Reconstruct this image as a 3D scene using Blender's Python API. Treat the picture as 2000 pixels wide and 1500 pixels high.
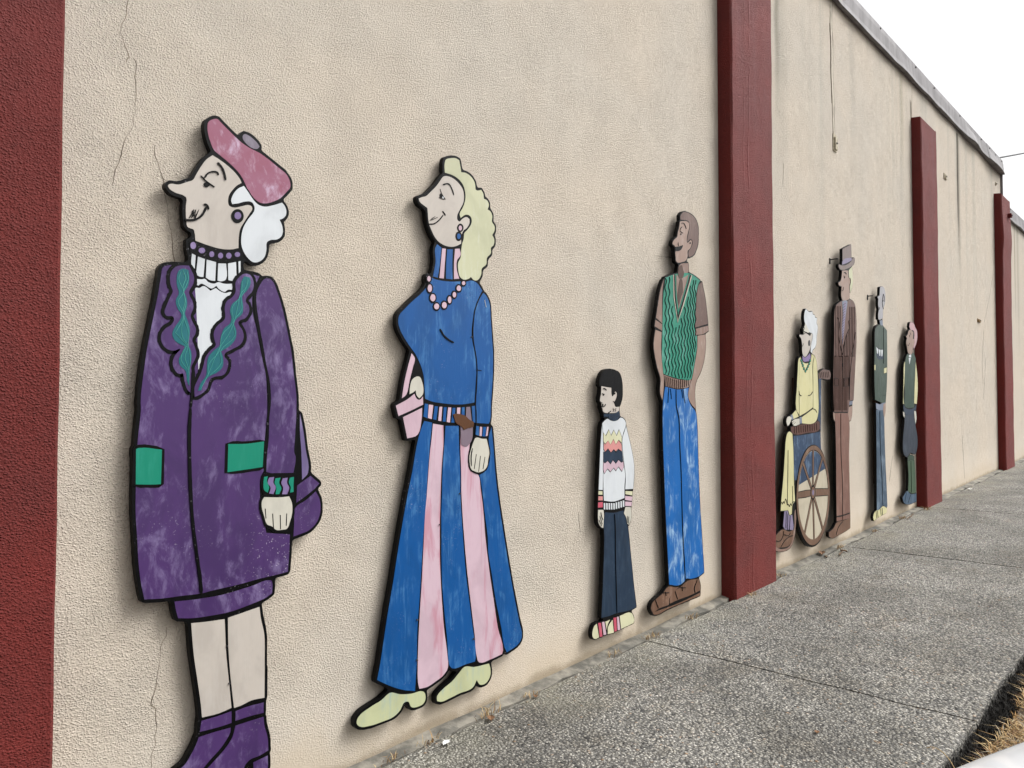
import bpy, bmesh, math, random
from mathutils import Vector, Matrix
from mathutils.geometry import tessellate_polygon

for o in list(bpy.data.objects): bpy.data.objects.remove(o)
SC = bpy.context.scene
C = SC.collection
R = math.radians
random.seed(7)

# ------------------------------------------------------------------ camera, sky, sun, exposure
# world: x runs along the wall, the wall face is y = 0, the street is at y < 0, z is up
cam = bpy.data.cameras.new('camera'); cam_o = bpy.data.objects.new('camera', cam); C.objects.link(cam_o)
cam.sensor_width = 36.0; cam.lens = 27.0; cam.clip_start = 0.02; cam.clip_end = 2000
cam_o.location = (0, -2.4, 1.35)
cam_o.rotation_euler = (R(90 + 1.604), 0, R(42.83 - 90))
SC.camera = cam_o

SUN_AZ, SUN_EL = 133.0, 48.0          # compass bearing from +y clockwise: street side, from the far right
world = bpy.data.worlds.new('World'); SC.world = world; world.use_nodes = True
nt = world.node_tree; nt.nodes.clear()
sky = nt.nodes.new('ShaderNodeTexSky'); sky.sky_type = 'NISHITA'; sky.sun_disc = False
sky.sun_elevation = R(SUN_EL); sky.sun_rotation = R(SUN_AZ); sky.dust_density = 6.0; sky.air_density = 1.0; sky.ozone_density = 1.0
hs = nt.nodes.new('ShaderNodeHueSaturation'); hs.inputs['Saturation'].default_value = 0.04   # cloud cover takes the blue out
bg = nt.nodes.new('ShaderNodeBackground'); bg.inputs['Strength'].default_value = 0.15
wo = nt.nodes.new('ShaderNodeOutputWorld')
nt.links.new(sky.outputs[0], hs.inputs['Color']); nt.links.new(hs.outputs[0], bg.inputs['Color']); nt.links.new(bg.outputs[0], wo.inputs['Surface'])

sun = bpy.data.lights.new('sun', 'SUN'); sun.energy = 1.1; sun.angle = R(24); sun.color = (1.0, 0.98, 0.955)
sun_o = bpy.data.objects.new('sun', sun); C.objects.link(sun_o)
sd = Vector((math.sin(R(SUN_AZ)) * math.cos(R(SUN_EL)), math.cos(R(SUN_AZ)) * math.cos(R(SUN_EL)), math.sin(R(SUN_EL))))
sun_o.rotation_euler = sd.to_track_quat('Z', 'Y').to_euler()
sun_o.location = (6, -8, 9)

SC.view_settings.view_transform = 'Standard'; SC.view_settings.look = 'None'
SC.view_settings.exposure = 0.62; SC.view_settings.gamma = 1.0
SC.render.engine = 'CYCLES'

# ------------------------------------------------------------------ helpers
def lin(c):
    f = lambda v: v / 12.92 if v <= 0.04045 else ((v + 0.055) / 1.055) ** 2.4
    return tuple(f(v / 255.0) for v in c) + (1.0,)

def link(o, parent=None):
    C.objects.link(o)
    if parent: o.parent = parent
    return o

def mesh_obj(name, verts, faces, mat, parent=None, smooth=False):
    me = bpy.data.meshes.new(name); me.from_pydata(verts, [], faces); me.update()
    if mat: me.materials.append(mat)
    if smooth:
        for p in me.polygons: p.use_smooth = True
    return link(bpy.data.objects.new(name, me), parent)

def bm_obj(name, bm, mat, parent=None, smooth=False):
    me = bpy.data.meshes.new(name); bm.to_mesh(me); bm.free()
    if mat: me.materials.append(mat)
    if smooth:
        for p in me.polygons: p.use_smooth = True
    return link(bpy.data.objects.new(name, me), parent)

def empty(name, loc=(0, 0, 0), rz=0.0):
    o = bpy.data.objects.new(name, None); C.objects.link(o)
    o.location = loc; o.rotation_euler = (0, 0, rz); o.empty_display_size = 0.1
    return o

def tag(o, label=None, cat=None, group=None, kind=None):
    if label: o['label'] = label
    if cat: o['category'] = cat
    if group: o['group'] = group
    if kind: o['kind'] = kind
    return o

def box(bm, x0, x1, y0, y1, z0, z1, bev=0.0):
    r = bmesh.ops.create_cube(bm, size=1.0)
    vs = r['verts']
    for v in vs:
        v.co = Vector((x0 + (v.co.x + .5) * (x1 - x0), y0 + (v.co.y + .5) * (y1 - y0), z0 + (v.co.z + .5) * (z1 - z0)))
    if bev:
        es = list({e for v in vs for e in v.link_edges})
        bmesh.ops.bevel(bm, geom=es, offset=bev, segments=2, affect='EDGES', profile=.5)
    return bm

def gz(x):                                   # the pavement climbs gently along the wall
    return -0.055 + 0.0375 * max(-30, min(60, x))

# ------------------------------------------------------------------ materials
class N:
    def __init__(s, name):
        s.m = bpy.data.materials.new(name); s.m.use_nodes = True
        s.t = s.m.node_tree; s.b = s.t.nodes['Principled BSDF']
        s.co = s.t.nodes.new('ShaderNodeTexCoord'); s.memo = {}
    def n(s, t, **k):
        n = s.t.nodes.new(t)
        for a, v in k.items(): setattr(n, a, v)
        return n
    def l(s, a, b): s.t.links.new(a, b)
    def set(s, n, **k):
        for a, v in k.items(): n.inputs[a.replace('_', ' ')].default_value = v
    def mapped(s, scale, out='Object', loc=(0, 0, 0), rot=(0, 0, 0)):
        key = ('m', scale, out, loc, rot)
        if key in s.memo: return s.memo[key]
        m = s.n('ShaderNodeMapping'); m.inputs['Scale'].default_value = scale; m.inputs['Location'].default_value = loc; m.inputs['Rotation'].default_value = rot
        s.l(s.co.outputs[out], m.inputs['Vector']); s.memo[key] = m.outputs[0]; return m.outputs[0]
    def noise(s, vec, scale=1.0, detail=4.0, rough=.55, dist=0.0):
        key = (vec.node.name, scale, detail, rough, dist)
        if key in s.memo: return s.memo[key]
        n = s.n('ShaderNodeTexNoise'); s.set(n, Scale=scale, Detail=detail, Roughness=rough, Distortion=dist)
        s.l(vec, n.inputs['Vector']); s.memo[key] = n.outputs['Fac']; return n.outputs['Fac']
    def voro(s, vec, scale=1.0, feature='F1', out='Distance'):
        n = s.n('ShaderNodeTexVoronoi'); n.feature = feature; s.set(n, Scale=scale)
        s.l(vec, n.inputs['Vector']); return n.outputs[out]
    def ramp(s, fac, lo, hi, a=0.0, b=1.0):
        n = s.n('ShaderNodeMapRange'); n.interpolation_type = 'SMOOTHSTEP'
        n.inputs['From Min'].default_value = lo; n.inputs['From Max'].default_value = hi; n.inputs['To Min'].default_value = a; n.inputs['To Max'].default_value = b
        s.l(fac, n.inputs['Value']); return n.outputs[0]
    def math(s, op, a, b=None):
        n = s.n('ShaderNodeMath'); n.operation = op
        for i, v in enumerate((a, b)):
            if v is None: continue
            if isinstance(v, (int, float)): n.inputs[i].default_value = v
            else: s.l(v, n.inputs[i])
        return n.outputs[0]
    def mix(s, fac, a, b, mode='MIX'):
        n = s.n('ShaderNodeMix'); n.data_type = 'RGBA'; n.blend_type = mode
        for k, v in ((0, fac), (6, a), (7, b)):
            if isinstance(v, (int, float)): n.inputs[k].default_value = v
            elif isinstance(v, tuple): n.inputs[k].default_value = v
            else: s.l(v, n.inputs[k])
        return n.outputs[2]
    def col(s, c): 
        if isinstance(c, tuple): s.b.inputs['Base Color'].default_value = c
        else: s.l(c, s.b.inputs['Base Color'])
        return s
    def rough(s, r):
        if isinstance(r, (int, float)): s.b.inputs['Roughness'].default_value = r
        else: s.l(r, s.b.inputs['Roughness'])
        return s
    def bump(s, h, dist, strength=1.0):
        n = s.n('ShaderNodeBump'); n.inputs['Distance'].default_value = dist; n.inputs['Strength'].default_value = strength
        s.l(h, n.inputs['Height']); s.l(n.outputs[0], s.b.inputs['Normal']); return s
    def xyz(s, out='Object'):
        n = s.n('ShaderNodeSeparateXYZ'); s.l(s.co.outputs[out], n.inputs[0]); return n.outputs

def stucco_height(k, sc=1.0):
    """dashed render: small sharp grains, tooled in drifting directions, heavier and lighter by patches"""
    v = k.mapped((sc, sc, sc * 1.45), rot=(0, R(-28), 0))
    a = k.noise(v, 112, 4, .7, .15)
    w = k.n('ShaderNodeTexVoronoi'); w.feature = 'F1'; k.set(w, Scale=120.0 * sc, Randomness=1.0); k.l(k.mapped((1, 1, 1.2)), w.inputs['Vector'])
    b = k.noise(v, 38, 2, .5, .6)
    c = k.noise(k.mapped((1, 1, 1)), 5, 4, .6)
    d = k.noise(k.mapped((1, .5, 1)), 1.4, 3, .6)
    grain = k.ramp(w.outputs['Distance'], .05, .62, .5, 0)
    h = k.math('ADD', k.math('ADD', k.math('MULTIPLY', a, 1.15), grain), k.math('MULTIPLY', b, .36))
    h = k.math('MULTIPLY', h, k.ramp(c, .25, .75, .62, 1.15))
    return k.math('ADD', h, k.math('MULTIPLY', d, .25))

def mat_wall(name='stucco'):
    k = N(name); x, y, z = k.xyz()
    base = k.mix(k.ramp(k.noise(k.mapped((1, 1, 1)), .9, 5, .6), .35, .68), lin((198, 186, 170)), lin((192, 183, 170)))
    base = k.mix(k.ramp(k.noise(k.mapped((1, 1, 1)), 34, 3, .6), .35, .75, 0, .25), base, lin((202, 191, 176)))
    # rain streaks under the flashing, stronger further along the wall
    st = k.ramp(k.noise(k.mapped((4.2, 1, .14)), 1, 4, .6), .46, .72)
    up = k.math('MULTIPLY', k.ramp(z, 1.2, 4.6), k.ramp(x, 4.8, 6.0))
    base = k.mix(k.math('MULTIPLY', k.math('MULTIPLY', st, up), .55), base, lin((168, 164, 152)))
    # single long dark runs
    for (sx, w, z0, z1, s, c) in ((10.82, .075, 3.0, 4.77, 1.0, (48, 38, 26)), (10.88, .07, 2.4, 4.7, .45, (120, 112, 96)), (5.50, .07, 3.3, 5.0, .62, (105, 102, 88)), (5.56, .16, 2.6, 5.0, .35, (140, 136, 124)),
                                (8.55, .10, 3.6, 4.9, .4, (150, 142, 118)), (14.35, .05, 2.4, 4.3, .7, (110, 96, 70)), (14.6, .12, 1.8, 4.3, .4, (140, 132, 112)), (7.1, .12, 2.9, 4.9, .3, (158, 152, 142)), (8.86, .05, 4.3, 4.6, .9, (90, 78, 62))):
        d = k.math('ABSOLUTE', k.math('SUBTRACT', k.math('ADD', x, k.math('MULTIPLY', k.noise(k.mapped((1, 1, 1)), 2.2, 3), .05)), sx + .025))
        m = k.math('MULTIPLY', k.ramp(d, 0, w, 1, 0), k.ramp(z, z0, z0 + (z1 - z0) * .6))
        m = k.math('MULTIPLY', k.math('MULTIPLY', m, k.ramp(z, z1 - .02, z1 + .04, 1, 0)), k.ramp(k.noise(k.mapped((20, 1, 5)), 1, 4), .1, .42))
        base = k.mix(k.math('MULTIPLY', m, s), base, lin(c))
    # soil splash at the foot of the wall
    hgt = k.math('SUBTRACT', k.math('ADD', z, .055), k.math('MULTIPLY', x, .0375))
    nz = k.noise(k.mapped((1, 1, 1)), 5, 5, .65)
    sp = k.ramp(k.math('ADD', hgt, k.math('MULTIPLY', k.math('SUBTRACT', nz, .5), .45)), .0, .26, 1, 0)
    base = k.mix(k.math('MULTIPLY', sp, .32), base, lin((168, 148, 116)))
    sp2 = k.ramp(k.math('ADD', hgt, k.math('MULTIPLY', k.math('SUBTRACT', nz, .5), .12)), .0, .055, 1, 0)
    base = k.mix(k.math('MULTIPLY', sp2, .55), base, lin((112, 98, 74)))
    # the texture is worn smooth near the ground
    amp = k.ramp(hgt, .05, .55, .32, 1.0)
    k.col(base).rough(.88); k.b.inputs['Specular IOR Level'].default_value = .25
    k.bump(k.math('MULTIPLY', stucco_height(k, 1.28), amp), .0066)
    return k.m

def mat_red(name='red_stucco'):
    k = N(name); x, y, z = k.xyz()
    n = k.ramp(k.noise(k.mapped((1, 1, 1)), 2.2, 5, .6), .35, .7)
    base = k.mix(n, lin((116, 35, 29)), lin((106, 36, 32)))
    ch = k.ramp(k.noise(k.mapped((1, 1, .6)), 45, 4, .7), .70, .78, 0, .25)
    base = k.mix(ch, base, lin((140, 78, 70)))
    hi = k.math('MULTIPLY', k.ramp(z, 1.6, 4.4), k.ramp(k.noise(k.mapped((8, 1, .7)), 1, 4), .3, .7))
    base = k.mix(k.math('MULTIPLY', hi, .35), base, lin((112, 56, 56)))
    k.col(base).rough(.72); k.b.inputs['Specular IOR Level'].default_value = .35
    h = stucco_height(k, 1.15)
    wn = k.noise(k.mapped((.2, 1, .9)), 1, 4, .6)
    rough_zone = k.ramp(k.math('ABSOLUTE', k.math('SUBTRACT', x, 4.82)), .02, .16, 1, 0)
    h = k.math('ADD', h, k.math('MULTIPLY', k.math('MULTIPLY', rough_zone, k.noise(k.mapped((1, 1, .85)), 40, 5, .7)), 1.3))
    for off, amp, wd in ((4.93, .9, .016), (4.86, .4, .012)):
        ridge = k.math('ABSOLUTE', k.math('SUBTRACT', k.math('ADD', x, k.math('MULTIPLY', wn, .2)), off))
        h = k.math('ADD', h, k.math('MULTIPLY', k.ramp(ridge, 0, wd, amp, 0), k.ramp(k.noise(k.mapped((1, 1, 1)), 6, 3), .38, .6)))
    k.bump(h, .0125)
    return k.m

def mat_aggregate():
    k = N('exposed_aggregate')
    v = k.mapped((1, 1, 1))
    w = k.n('ShaderNodeTexVoronoi'); w.feature = 'F1'; k.set(w, Scale=88.0, Randomness=1.0); k.l(v, w.inputs['Vector'])
    w2 = k.n('ShaderNodeTexVoronoi'); w2.feature = 'F1'; k.set(w2, Scale=210.0); k.l(v, w2.inputs['Vector'])
    sep = k.n('ShaderNodeSeparateColor'); k.l(w.outputs['Color'], sep.inputs[0])
    sep2 = k.n('ShaderNodeSeparateColor'); k.l(w2.outputs['Color'], sep2.inputs[0])
    cr = k.n('ShaderNodeValToRGB'); e = cr.color_ramp
    stops = [(0, (44, 44, 43)), (.16, (78, 78, 76)), (.34, (116, 114, 110)), (.52, (136, 134, 128)), (.66, (162, 157, 145)), (.78, (184, 180, 170)), (.88, (194, 190, 181)), (.95, (212, 208, 199)), (1, (160, 128, 96))]
    while len(e.elements) < len(stops): e.elements.new(.5)
    for el, (p, c) in zip(e.elements, stops): el.position = p; el.color = lin(c)
    k.l(sep.outputs[0], cr.inputs[0])
    cr2 = k.n('ShaderNodeValToRGB'); e = cr2.color_ramp; e.elements[0].color = lin((84, 83, 80)); e.elements[1].color = lin((200, 196, 186)); k.l(sep2.outputs[1], cr2.inputs[0])
    pick = k.ramp(sep.outputs[1], .45, .55)
    c = k.mix(pick, cr.outputs[0], cr2.outputs[0])
    mortar_shade = k.ramp(w.outputs['Distance'], .40, .60)
    c = k.mix(k.math('MULTIPLY', mortar_shade, .75), c, lin((84, 82, 78)))  # mortar between pebbles, with occlusion shade of the pits painted into its colour
    big = k.noise(k.mapped((1, 1, 1)), 1.3, 6, .66)
    c = k.mix(k.ramp(big, .36, .64, .12, .6), c, lin((146, 144, 138)), 'MULTIPLY')
    c = k.mix(k.ramp(k.noise(k.mapped((1, 1, 1), loc=(5, 2, 0)), 2.6, 6, .7), .48, .72, 0, .4), c, lin((190, 172, 142)), 'MULTIPLY')
    x, y, z = k.xyz()
    edge = k.math('MULTIPLY', k.ramp(k.math('ABSOLUTE', y), .02, .55, 1, 0), k.ramp(k.noise(k.mapped((1, 1, 1)), 3.2, 5, .6), .35, .65))
    c = k.mix(k.math('MULTIPLY', edge, .45), c, lin((150, 146, 128)))
    k.col(c).rough(.8)
    h = k.math('SUBTRACT', 1.0, k.math('ADD', w.outputs['Distance'], k.math('MULTIPLY', w2.outputs['Distance'], .3)))
    k.bump(h, .009, 1.0)
    return k.m

def mat_simple(name, c, c2=None, sc=20.0, rough=.7, metal=0.0, bump=0.0, spec=.5, stretch=(1, 1, 1), lo=.35, hi=.68):
    k = N(name)
    if c2:
        f = k.noise(k.mapped(stretch), sc, 5, .62)
        k.col(k.mix(k.ramp(f, lo, hi), lin(c), lin(c2)))
        if bump: k.bump(f, bump)
    else: k.col(lin(c))
    k.rough(rough); k.b.inputs['Metallic'].default_value = metal; k.b.inputs['Specular IOR Level'].default_value = spec
    return k.m

WALL = mat_wall(); RED = mat_red(); AGG = mat_aggregate()
ASPHALT = mat_simple('asphalt', (62, 62, 63), (84, 83, 82), 90, .9, bump=.004)
CONC = mat_simple('concrete', (138, 134, 126), (168, 163, 152), 14, .9, bump=.004)
FOOT = mat_simple('footing_concrete', (84, 82, 76), (138, 133, 122), 9, .92, bump=.012)
SOIL = mat_simple('dark_soil', (24, 20, 17), (46, 38, 30), 40, .95, bump=.02)
DIRT = mat_simple('dry_dirt', (44, 36, 30), (112, 90, 64), 45, .95, bump=.02)
FLASH = mat_simple('galvanised_flashing', (104, 100, 101), (128, 125, 125), 3.0, .6, .0, spec=.3, stretch=(2.5, 1, .6))
FLASHD = mat_simple('screw_metal', (50, 48, 46), None, rough=.6)
ROOFM = mat_simple('roof_felt', (86, 86, 86), (110, 108, 106), 4, .95)
CRACK = mat_simple('crack_dark', (78, 68, 56), (142, 130, 112), 22, .95)
CAULK = mat_simple('caulk', (184, 174, 158), (150, 142, 128), 14, .85, stretch=(1, 1, .6))
BRASS = mat_simple('rusty_bracket', (150, 122, 78), (104, 76, 44), 60, .55)
GREYBOX = mat_simple('weathered_box', (186, 176, 154), (140, 130, 108), 40, .8)
WOOD = mat_simple('batten_wood', (92, 66, 46), (58, 42, 32), 14, .85, stretch=(8, 8, .8))
STRAW = [mat_simple('straw_%s' % n, c, None, rough=.8) for n, c in (('pale', (184, 160, 116)), ('gold', (150, 118, 72)), ('brown', (104, 72, 44)), ('grey', (150, 142, 124)))]
FRINGE = mat_simple('dark_fringe', (15, 14, 12), (30, 26, 20), 60, .95)
LEAF = mat_simple('dead_leaf_brown', (120, 86, 56), (84, 58, 38), 40, .8)
TWIG = mat_simple('twig_brown', (110, 88, 66), (74, 58, 44), 40, .85)
CARW = mat_simple('white_car_paint', (232, 234, 237), None, rough=.22, spec=.5); CARW.node_tree.nodes['Principled BSDF'].inputs['Coat Weight'].default_value = .6
GLASS = mat_simple('car_glass', (12, 14, 16), None, rough=.06, spec=.6)
TYRE = mat_simple('tyre_rubber', (22, 22, 22), None, rough=.85)
RIM = mat_simple('alloy_rim', (170, 172, 174), None, rough=.3, metal=.8)
LAMP = mat_simple('headlight_lens', (190, 194, 198), None, rough=.08)
WIRE = mat_simple('cable_black', (28, 28, 30), None, rough=.7)
POLE = mat_simple('pole_wood', (96, 80, 64), (70, 58, 46), 10, .9, stretch=(4, 4, .5))

def paint(name, base, light, amt=.6, sx=55, sz=6, rough=.42, chips=.3, third=None, dark=None, spot=None):
    """hand brushed sign enamel: streaks along the brush, worn lighter in patches, a few flecks"""
    k = N('paint_' + name); seed = sum(ord(c) * (i + 3) for i, c in enumerate(name)) % 23
    dim = lambda c: tuple(v * .77 for v in lin(c)[:3]) + (1.0,)
    wob = k.mapped((sx, 1, sz), loc=(seed, 0, 0), rot=(0, R(6 * math.sin(seed)), 0))
    st = k.noise(wob, 1, 6, .7, .5)
    pt = k.noise(k.mapped((1, 1, .6), loc=(seed * 1.7, 0, 3)), 8.5, 6, .66, .9)
    f = k.math('ADD', k.math('MULTIPLY', st, .75), k.math('MULTIPLY', pt, .95))
    f = k.ramp(f, .84, 1.16)
    c = k.mix(k.math('MULTIPLY', f, amt), dim(base), dim(light))
    d2 = k.ramp(k.noise(k.mapped((1.3, 1, .8), loc=(seed, 0, 9)), 5, 4, .6, .6), .42, .68)
    dk = dark or tuple(v * .88 for v in base)
    c = k.mix(k.math('MULTIPLY', d2, .55), c, k.mix(k.math('MULTIPLY', f, amt * .6), dim(dk), dim(light)))
    if third:
        t = k.noise(k.mapped((14, 1, 2.2), loc=(4, 0, 1)), 1, 5, .62, .6)
        c = k.mix(k.ramp(t, .50, .64, 0, .55), c, dim(third))
    if chips:
        ch = k.ramp(k.noise(k.mapped((1, 1, 1)), 150, 2, .5), .66, .71)
        zone = k.ramp(k.noise(k.mapped((1, 1, 1), loc=(9, 0, 2)), 4.5, 3), .5, .66)
        if spot:
            x, y, z = k.xyz(); dd = k.math('SQRT', k.math('ADD', k.math('POWER', k.math('SUBTRACT', x, spot[0]), 2.0), k.math('POWER', k.math('MULTIPLY', k.math('SUBTRACT', z, spot[1]), .55), 2.0)))
            zone = k.math('MAXIMUM', k.math('MULTIPLY', zone, .5), k.ramp(dd, .03, spot[2], 1.3, 0))
        c = k.mix(k.math('MINIMUM', k.math('MULTIPLY', k.math('MULTIPLY', ch, zone), chips), 1.0), c, dim((206, 200, 210)))
    k.col(c); k.rough(k.ramp(st, .3, .7, rough - .08, rough + .12)); k.b.inputs['Specular IOR Level'].default_value = .26
    k.bump(st, .0012, .4)
    return k.m

PAINTS = {
 'ink': ((4, 4, 5), (20, 20, 23), .45), 'purple': ((72, 48, 96), (128, 112, 160), .85), 'lilac': ((132, 112, 158), (166, 150, 186), .6), 'lilac2': ((112, 98, 142), (160, 148, 182), .8),
 'beret': ((142, 78, 92), (186, 156, 174), 1.0), 'bobble': ((128, 118, 132), (160, 154, 166), .7), 'white': ((216, 220, 223), (204, 208, 214), .5), 'skin_grey': ((199, 190, 180), (206, 200, 193), .5),
 'skin_pale': ((210, 206, 192), (196, 190, 178), .5), 'green': ((8, 134, 108), (40, 150, 128), .6), 'teal': ((24, 104, 112), (52, 134, 138), .7), 'tealight': ((70, 160, 150), (100, 180, 170), .7), 'blonde': ((202, 202, 168), (218, 220, 202), .8),
 'blue': ((0, 82, 150), (96, 156, 206), .52), 'pink': ((212, 182, 194), (200, 164, 178), .6), 'greyp': ((128, 112, 124), (170, 150, 160), .7), 'rust': ((92, 56, 28), (40, 26, 16), .9),
 'shoeyel': ((198, 202, 160), (160, 182, 176), .9), 'brown': ((106, 82, 74), (148, 126, 118), .6), 'brownl': ((136, 110, 98), (176, 158, 150), .75), 'brownd': ((78, 54, 42), (112, 84, 68), .6),
 'skin_tan': ((158, 132, 118), (184, 168, 160), .85), 'vgreen': ((34, 134, 110), (140, 192, 182), .8), 'cream': ((198, 184, 168), (176, 158, 142), .5), 'jeans': ((0, 98, 174), (176, 208, 232), 1.0),
 'shoebr': ((110, 80, 62), (152, 122, 104), .8), 'hairblk': ((5, 6, 8), (22, 24, 32), .5), 'navy': ((24, 46, 68), (66, 86, 108), .55), 'greyb': ((120, 130, 148), (160, 166, 178), .7),
 'yellow': ((214, 212, 176), (224, 222, 198), .6), 'salmon': ((214, 146, 142), (196, 120, 122), .7), 'crimson': ((198, 84, 104), (214, 130, 142), .7), 'creamy': ((212, 206, 156), (222, 218, 186), .6),
 'greyd': ((60, 58, 62), (120, 116, 120), .6), 'redbr': ((86, 52, 42), (124, 88, 76), .7), 'denim': ((36, 62, 92), (134, 160, 188), .9), 'lilacg': ((132, 122, 150), (164, 158, 178), .8),
 'hatbr': ((120, 104, 98), (148, 136, 132), .7), 'coatbr': ((98, 68, 58), (142, 112, 102), .75), 'trousbr': ((126, 90, 78), (164, 134, 120), .8), 'headgr': ((168, 166, 170), (190, 188, 192), .6),
 'coatgn': ((52, 72, 60), (104, 118, 108), .75), 'jeansgr': ((58, 80, 100), (138, 156, 172), .9), 'hairpk': ((196, 160, 162), (208, 182, 184), .7), 'vestgn': ((40, 66, 52), (70, 96, 82), .7),
 'navygr': ((30, 44, 60), (86, 100, 116), .6), 'sockgn': ((58, 84, 60), (92, 112, 90), .7), 'shoeblue': ((56, 82, 106), (118, 140, 160), .7), 'tan': ((196, 186, 164), (206, 198, 180), .6), 'spoke': ((112, 84, 66), (150, 126, 106), .8),
}
PM = {n: paint(n, *v) for n, v in PAINTS.items()}
for n_ in ('ink', 'hairblk'):
    b_ = PM[n_].node_tree.nodes['Principled BSDF']; b_.inputs['Specular IOR Level'].default_value = .12
PM['beret'] = paint('beret', (154, 96, 118), (206, 184, 206), 1.0, sx=22, sz=13, dark=(146, 72, 92))
PM['purple'] = paint('purple', (76, 49, 103), (146, 130, 174), .75, sx=30, sz=13, chips=.5, dark=(58, 38, 84), spot=(.16, .86, .17))
PM['pinkst'] = paint('pinkst', (212, 184, 196), (202, 168, 182), .6, third=(188, 108, 128))

# ------------------------------------------------------------------ the ground: street, pavement, verge
def strip(name, y0, y1, dz, mat, xs=None, parent=None):
    xs = xs or [-40, -20] + [i * 4 for i in range(-3, 16)] + [100, 250]
    v = []; f = []
    for x in xs: v += [(x, y0, gz(x) + dz), (x, y1, gz(x) + dz)]
    for i in range(len(xs) - 1): f.append((2 * i, 2 * i + 2, 2 * i + 3, 2 * i + 1))
    return mesh_obj(name, v, f, mat, parent)
tag(strip('road', -250, -2.36, -.14, ASPHALT), kind='structure')
tag(strip('ground', -2.5, 250, -.22, DIRT), kind='structure')

sidewalk = tag(strip('sidewalk', -1.63, .05, -.03, SOIL), kind='structure')
joints = [-12, -9, -6, -2.4, .6, 3.575, 6.55, 8.98, 10.85, 13.3, 15.8, 18.3, 20.8, 23.3, 25.8, 28.3, 30.8, 36, 42, 50, 60]
for a, b in zip(joints[:-1], joints[1:]):
    gap = .0058
    rr = random.Random(int(a * 10))
    bm = bmesh.new()
    nx = max(6, int((b - a) / .12)); top = []
    def edge_y(y, x): return y + .006 * math.sin(x * 7.1 + y * 5) + .004 * math.sin(x * 19 + y)
    rows = []
    ends = [rr.uniform(-.002, .002) for _ in range(4)]
    ys = [-1.636] + [-1.636 + (1.636 - .085) * i / 12 for i in range(1, 12)] + [-.085]
    for j, y in enumerate(ys):
        row = []
        for i in range(nx + 1):
            x = a + gap + (b - a - 2 * gap) * i / nx
            if i == 0 or i == nx: q_ = a if i == 0 else b; x += .004 * math.sin(y * 13 + q_) + .0035 * math.sin(y * 31 + q_)
            yy = edge_y(y, x) if j in (0, len(ys) - 1) else y
            dz = -.004 if (i in (0, nx) or j in (0, len(ys) - 1)) else 0
            row.append(bm.verts.new((x, yy, gz(x) + dz)))
        rows.append(row)
    for j in range(len(ys) - 1):
        for i in range(nx): bm.faces.new((rows[j][i], rows[j][i + 1], rows[j + 1][i + 1], rows[j + 1][i]))
    border = rows[0] + [r[-1] for r in rows[1:]] + rows[-1][::-1][1:] + [r[0] for r in rows[::-1][1:-1]]
    low = [bm.verts.new(v.co - Vector((0, 0, .11))) for v in border]
    for i in range(len(border)):
        j = (i + 1) % len(border); bm.faces.new((border[i], low[i], low[j], border[j]))
    bmesh.ops.recalc_face_normals(bm, faces=bm.faces)
    bm_obj('slab', bm, AGG, sidewalk)
# broken strip of footing concrete between wall and slabs
xs = [-12 + i * .06 for i in range(1000)]
v = []; f = []
fr = random.Random(3)
for i, x in enumerate(xs):
    yo = -.072 + .010 * math.sin(x * 3.1) + .008 * math.sin(x * 11.3) + .006 * math.sin(x * 29) + fr.uniform(-.002, .002)
    zz = gz(x) + .002 + .004 * math.sin(x * 1.7) + .002 * math.sin(x * 9.7)
    v += [(x, .02, zz + .006), (x, yo * .5, zz + .002 * math.sin(x * 13)), (x, yo, zz - .006), (x, yo, zz - .05)]
for i in range(len(xs) - 1):
    for j in range(3): a = 4 * i + j; f.append((a, a + 4, a + 5, a + 1)[::-1])
mesh_obj('footing_strip', v, f, FOOT, sidewalk)

verge = tag(strip('verge', -2.22, -1.745, -.015, DIRT, [-12 + i for i in range(60)]), kind='structure')
tag(strip('edging_trench', -1.76, -1.60, -.06, SOIL, [-12 + i for i in range(60)]), kind='structure')
kb = [-12 + 3 * i for i in range(18)]
kerb = tag(empty('kerb'), kind='structure')
for a, b in zip(kb[:-1], kb[1:]):
    vv = []
    for x in (a + .004, b - .004): vv += [(x, -2.37, gz(x) - .2), (x, -2.22, gz(x) - .2), (x, -2.22, gz(x) - .012), (x, -2.35, gz(x) - .012), (x, -2.37, gz(x) - .03)]
    ff = [(0, 1, 2, 3, 4)[::-1], (5, 6, 7, 8, 9)] + [(i, (i + 1) % 5, 5 + (i + 1) % 5, 5 + i) for i in range(5)]
    mesh_obj('kerb_stone', vv, ff, CONC, kerb)

# ------------------------------------------------------------------ the building
def wall_box(name, x0, x1, z1, y1, mat, parent):
    n = 24; v = []; f = []
    for i in range(n + 1):
        x = x0 + (x1 - x0) * i / n
        v += [(x, 0, gz(x) - .25), (x, 0, z1), (x, y1, z1), (x, y1, gz(x) - .25)]
    for i in range(n):
        a = 4 * i
        for j in range(4): f.append((a + j, a + 4 + j, a + 4 + (j + 1) % 4, a + (j + 1) % 4))
    f += [(0, 1, 2, 3), (4 * n + 3, 4 * n + 2, 4 * n + 1, 4 * n)]
    return mesh_obj(name, v, f, mat, parent)

bld = empty('commercial_building', (0, 0, 0))
tag(bld, 'beige stucco building with dark red pilasters and grey metal roof flashing', 'building')
wall = wall_box('wall', -9, 13.36, 4.86, 14, WALL, bld)

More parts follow.
